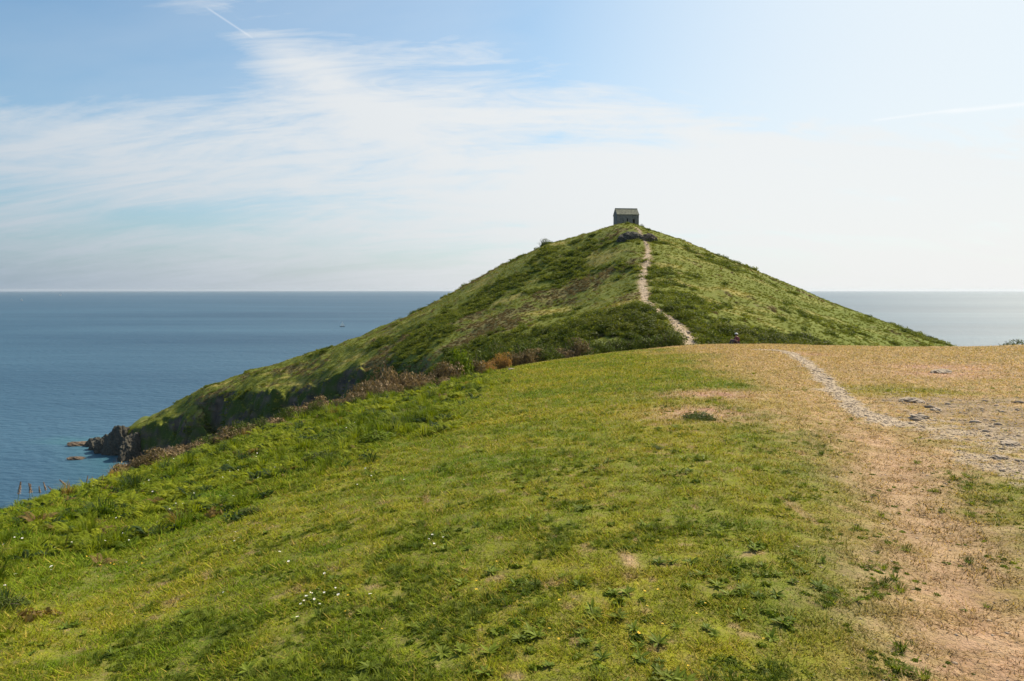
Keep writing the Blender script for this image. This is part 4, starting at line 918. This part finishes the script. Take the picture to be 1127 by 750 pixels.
# ---- seed spikes standing on the left rim
def spike_mesh():
    g = np.random.default_rng(5); P = []; N = []
    for _ in range(260):
        t = g.uniform(0, 1)**0.8; a = g.uniform(0, 6.28); r = 0.075*(1.05-t)*g.uniform(0.1, 1); P.append([r*math.cos(a), r*math.sin(a), 0.55+0.45*t]); N.append([math.cos(a), math.sin(a), 0.5])
    N = np.array(N); N /= np.linalg.norm(N, axis=1)[:, None]; V_, f = tri_leaves(np.array(P), N, 0.06, 2.6, 3); return mesh_np('seed_head', V_, f, 4, False, PK)
SPK = spike_mesh(); SST = cyl('stem', 0.012, -0.05, 0.98, ST, 6, 0.005); SLF = blade_tuft('leaf', 9, 14, 0.4, 0.1, 0.022, ST, 0.9)
for px, dr, h, lb, gp in [(5, -0.3, 0.62, 'tallest rusty seed spike at the left border against the sea', None), (70, 0.0, 0.55, 'lone upright pinkish seed spike on the rim against the sea', None), (19, 0, 0.5, None, 1), (26, 0.3, 0.55, None, 1), (33, 0, 0.45, None, 1), (41, 0.4, 0.5, None, 1), (52, 0.2, 0.38, None, 1), (84, 0.2, 0.42, None, 1), (92, 0.3, 0.36, None, 1), (100, 0.3, 0.4, None, 1), (110, 0.5, 0.42, None, 1)]:
    az = math.atan(float(ray(px, 319.3)[0])); r = float(np.interp(az, AZT, c_r))+dr; x, y = r*math.sin(az), r*math.cos(az)
    t = thing('seed_spike', lb or 'short pinkish brown seed spike in the fringe of the left rim', 'plant', (x, y, hz(x, y)), random.uniform(0, 6), 'seed spikes along the left rim' if gp else None); t.scale = (h*0.8,)*3; t.rotation_euler = (random.gauss(0, .2), random.gauss(0, .2), random.uniform(0, 6))
    link('seed_head', SPK, t); link('stem', SST, t); link('leaf', SLF, t)

# ---- boats
def boat(px, py, length, hull_c, label):
    D = 62*F/(py-319.3)*1.0; x = at(px, D); t = thing('sailing_boat', label, 'boat', (x, D, SEA), math.radians(20)); t.scale = (length/8,)*3
    st = [(-4, 0.9, 0.25, 1.0), (-2.5, 1.25, -0.3, 0.95), (0, 1.4, -0.45, 0.9), (2.2, 1.0, -0.35, 1.0), (4, 0.05, 0.5, 1.2)]
    VV = []; 
    for X, w, zb, zt in st: VV += [(X, -w, zt), (X, -w*0.7, zb*0.4+0.1), (X, 0, zb), (X, w*0.7, zb*0.4+0.1), (X, w, zt)]
    FF = [[i*5+j, i*5+j+1, (i+1)*5+j+1, (i+1)*5+j] for i in range(4) for j in range(4)]+[[i*5+4, i*5, (i+1)*5, (i+1)*5+4] for i in range(4)]
    h = link('hull', mesh_np('hull', VV, FF, 4, False, fm('hull_paint', hull_c)), t)
    bm = bmesh.new(); box(bm, -1.2, 1.2, -0.7, 0.7, 0.9, 1.5); bm_obj('cabin', bm, fm('cabin_paint', (0.7, 0.7, 0.68)), t)
    link('mast', cyl('mast', 0.07, 0.9, 9.0, fm('mast_metal', (0.5, 0.5, 0.5))), t).location = (0.8, 0, 0)
    sv = [(0.7, 0, 1.8), (-2.9, 0.25, 1.9), (-1.5, 0.35, 5.2), (0.7, 0, 8.8), (0.72, 0.05, 1.8), (-2.9, 0.30, 1.9), (-1.5, 0.40, 5.2), (0.72, 0.05, 8.8)]
    link('sail', mesh_np('sail', sv, [[0, 1, 2, 3], [7, 6, 5, 4]], 4, False, WH), t)
    link('jib', mesh_np('jib', [(3.9, 0, 1.4), (1.0, 0.3, 1.7), (1.2, 0.2, 4.0), (0.9, 0, 7.6), ], [[0, 1, 2, 3]], 4, False, WH), t)
boat(376, 359.8, 8, (0.03, 0.035, 0.05), 'small dark hulled sailing boat nearest the headland')
boat(23, 331.3, 14, (0.6, 0.6, 0.6), 'tiny white sailing boat far out at the left border')
boat(66, 325.6, 26, (0.6, 0.6, 0.6), 'farthest white sail, a speck close under the horizon')

# ---- person sitting on the brow
def person():
    px, Y = 813.5, 51.0; x = at(px, Y); z = hz(x, Y)
    t = thing('person', 'person in a maroon top and pale hat sitting on the brow of the turf', 'person', (x, Y, z), math.radians(15))
    def skin(name, J, E, mat, sub=2, root=0):
        me = bpy.data.meshes.new(name); me.from_pydata([j[:3] for j in J], E, []); me.update(); me.materials.append(mat)
        o = link(name, me, t); m = o.modifiers.new('skin', 'SKIN'); m.use_smooth_shade = True
        for i, sv in enumerate(me.skin_vertices[0].data if me.skin_vertices else []): pass
        if not me.skin_vertices:
            bpy.context.view_layer.update()
        return o, m
    # joints: x forward (towards the left of the view), z up; the figure faces -x
    J = {'pelvis': (0, 0, .13, .125), 'waist': (-.02, 0, .30, .115), 'chest': (-.07, 0, .46, .14), 'neckb': (-.10, 0, .60, .06), 'neck': (-.12, 0, .67, .05), 'head': (-.15, 0, .76, .088), 'crown': (-.15, 0, .85, .07)}
    for s, n_ in ((1, 'l'), (-1, 'r')):
        J.update({'hip'+n_: (-.06, s*.10, .12, .09), 'knee'+n_: (-.42, s*.15, .40, .062), 'ankle'+n_: (-.60, s*.14, .06, .042), 'toe'+n_: (-.78, s*.16, .035, .035),
                  'sh'+n_: (-.08, s*.18, .54, .062), 'elbow'+n_: (-.20, s*.24, .32, .045), 'wrist'+n_: (-.38, s*.17, .40, .03), 'hand'+n_: (-.46, s*.15, .42, .035)})
    keys = list(J); ix = {k: i for i, k in enumerate(keys)}
    E = [('pelvis','waist'),('waist','chest'),('chest','neckb'),('neckb','neck'),('neck','head'),('head','crown')]
    for n_ in 'lr': E += [('pelvis','hip'+n_),('hip'+n_,'knee'+n_),('knee'+n_,'ankle'+n_),('ankle'+n_,'toe'+n_),('chest','sh'+n_),('sh'+n_,'elbow'+n_),('elbow'+n_,'wrist'+n_),('wrist'+n_,'hand'+n_)]
    def build(name, sel, grow, mat):
        ks = [k for k in keys if k in sel]; id_ = {k: i for i, k in enumerate(ks)}; ed = [(id_[a], id_[b]) for a, b in E if a in id_ and b in id_]
        bm = bmesh.new(); lay = bm.verts.layers.skin.verify(); vs = []
        for k in ks:
            v = bm.verts.new(J[k][:3]); r = J[k][3]+grow; v[lay].radius = (r, r); v[lay].use_root = (k == ks[0]); vs.append(v)
        for a, b in ed: bm.edges.new((vs[a], vs[b]))
        me = bpy.data.meshes.new(name); bm.to_mesh(me); bm.free(); me.materials.append(mat); o = link(name, me, t)
        m = o.modifiers.new('skin', 'SKIN'); m.use_smooth_shade = True; s_ = o.modifiers.new('sub', 'SUBSURF'); s_.levels = 2; s_.render_levels = 2; return o
    build('body', set(keys), 0, fm('skin', (0.50, 0.30, 0.22)))
    build('shirt', {'pelvis', 'waist', 'chest', 'neckb', 'shl', 'shr', 'elbowl', 'elbowr'}, 0.018, fm('maroon_cloth', (0.16, 0.03, 0.04)))
    build('trousers', {'pelvis', 'hipl', 'hipr', 'kneel', 'kneer', 'anklel', 'ankler'}, 0.014, fm('dark_cloth', (0.07, 0.045, 0.06)))
    for s in (1, -1):                                    # five short unequal fingers resting on the knees
        for f_, (dy, L) in enumerate(((-.028, .05), (-.010, .065), (.008, .07), (.026, .06))):
            bm = bmesh.new(); lay = bm.verts.layers.skin.verify(); p = Vector((-.47, s*.15+dy, .425)); v0 = None
            for k in range(3):
                v = bm.verts.new(p); v[lay].radius = (.009, .009); v[lay].use_root = (k == 0)
                if v0: bm.edges.new((v0, v))
                v0 = v; p = p+Vector((-L/2*math.cos(.5*k), 0, -L/2*math.sin(.6*k+.2)))
            me = bpy.data.meshes.new('finger'); bm.to_mesh(me); bm.free(); me.materials.append(fm('skin', (0.50, 0.30, 0.22))); link('finger', me, t).modifiers.new('skin', 'SKIN')
    bm = bmesh.new(); bmesh.ops.create_uvsphere(bm, u_segments=20, v_segments=12, radius=0.11)
    for v in bm.verts:
        v.co.z *= 0.85
        if v.co.z < 0: v.co.z *= 0.1; v.co.x *= 1.5; v.co.y *= 1.5
        v.co += Vector((-.15, 0, .82))
    bm_obj('hat', bm, fm('hat_cloth', (0.72, 0.70, 0.68)), t, True)
    bm = bmesh.new(); bmesh.ops.create_uvsphere(bm, u_segments=16, v_segments=10, radius=0.098, matrix=Matrix.Translation((-.125, 0, .775))); bm_obj('hair', bm, fm('brown_hair', (0.05, 0.03, 0.02)), t, True)
person()
bpy.context.view_layer.update()

# ---- sea air
def haze():
    m = bpy.data.materials.new('sea_air'); m.use_nodes = True; nt = m.node_tree; nt.nodes.clear(); out = node(nt, 'ShaderNodeOutputMaterial')
    v = node(nt, 'ShaderNodeVolumePrincipled'); v.inputs['Color'].default_value = (0.74, 0.82, 0.92, 1); v.inputs['Density'].default_value = 2.2e-5; v.inputs['Anisotropy'].default_value = 0.3
    nt.links.new(v.outputs[0], out.inputs['Volume'])
    bm = bmesh.new(); box(bm, -35000, 35000, -35000, 35000, -78, 28); o = bm_obj('haze', bm, m, kind='stuff', label='thin sea haze over the water and the headland', category='haze')
haze()
SC.cycles.volume_bounces = 0
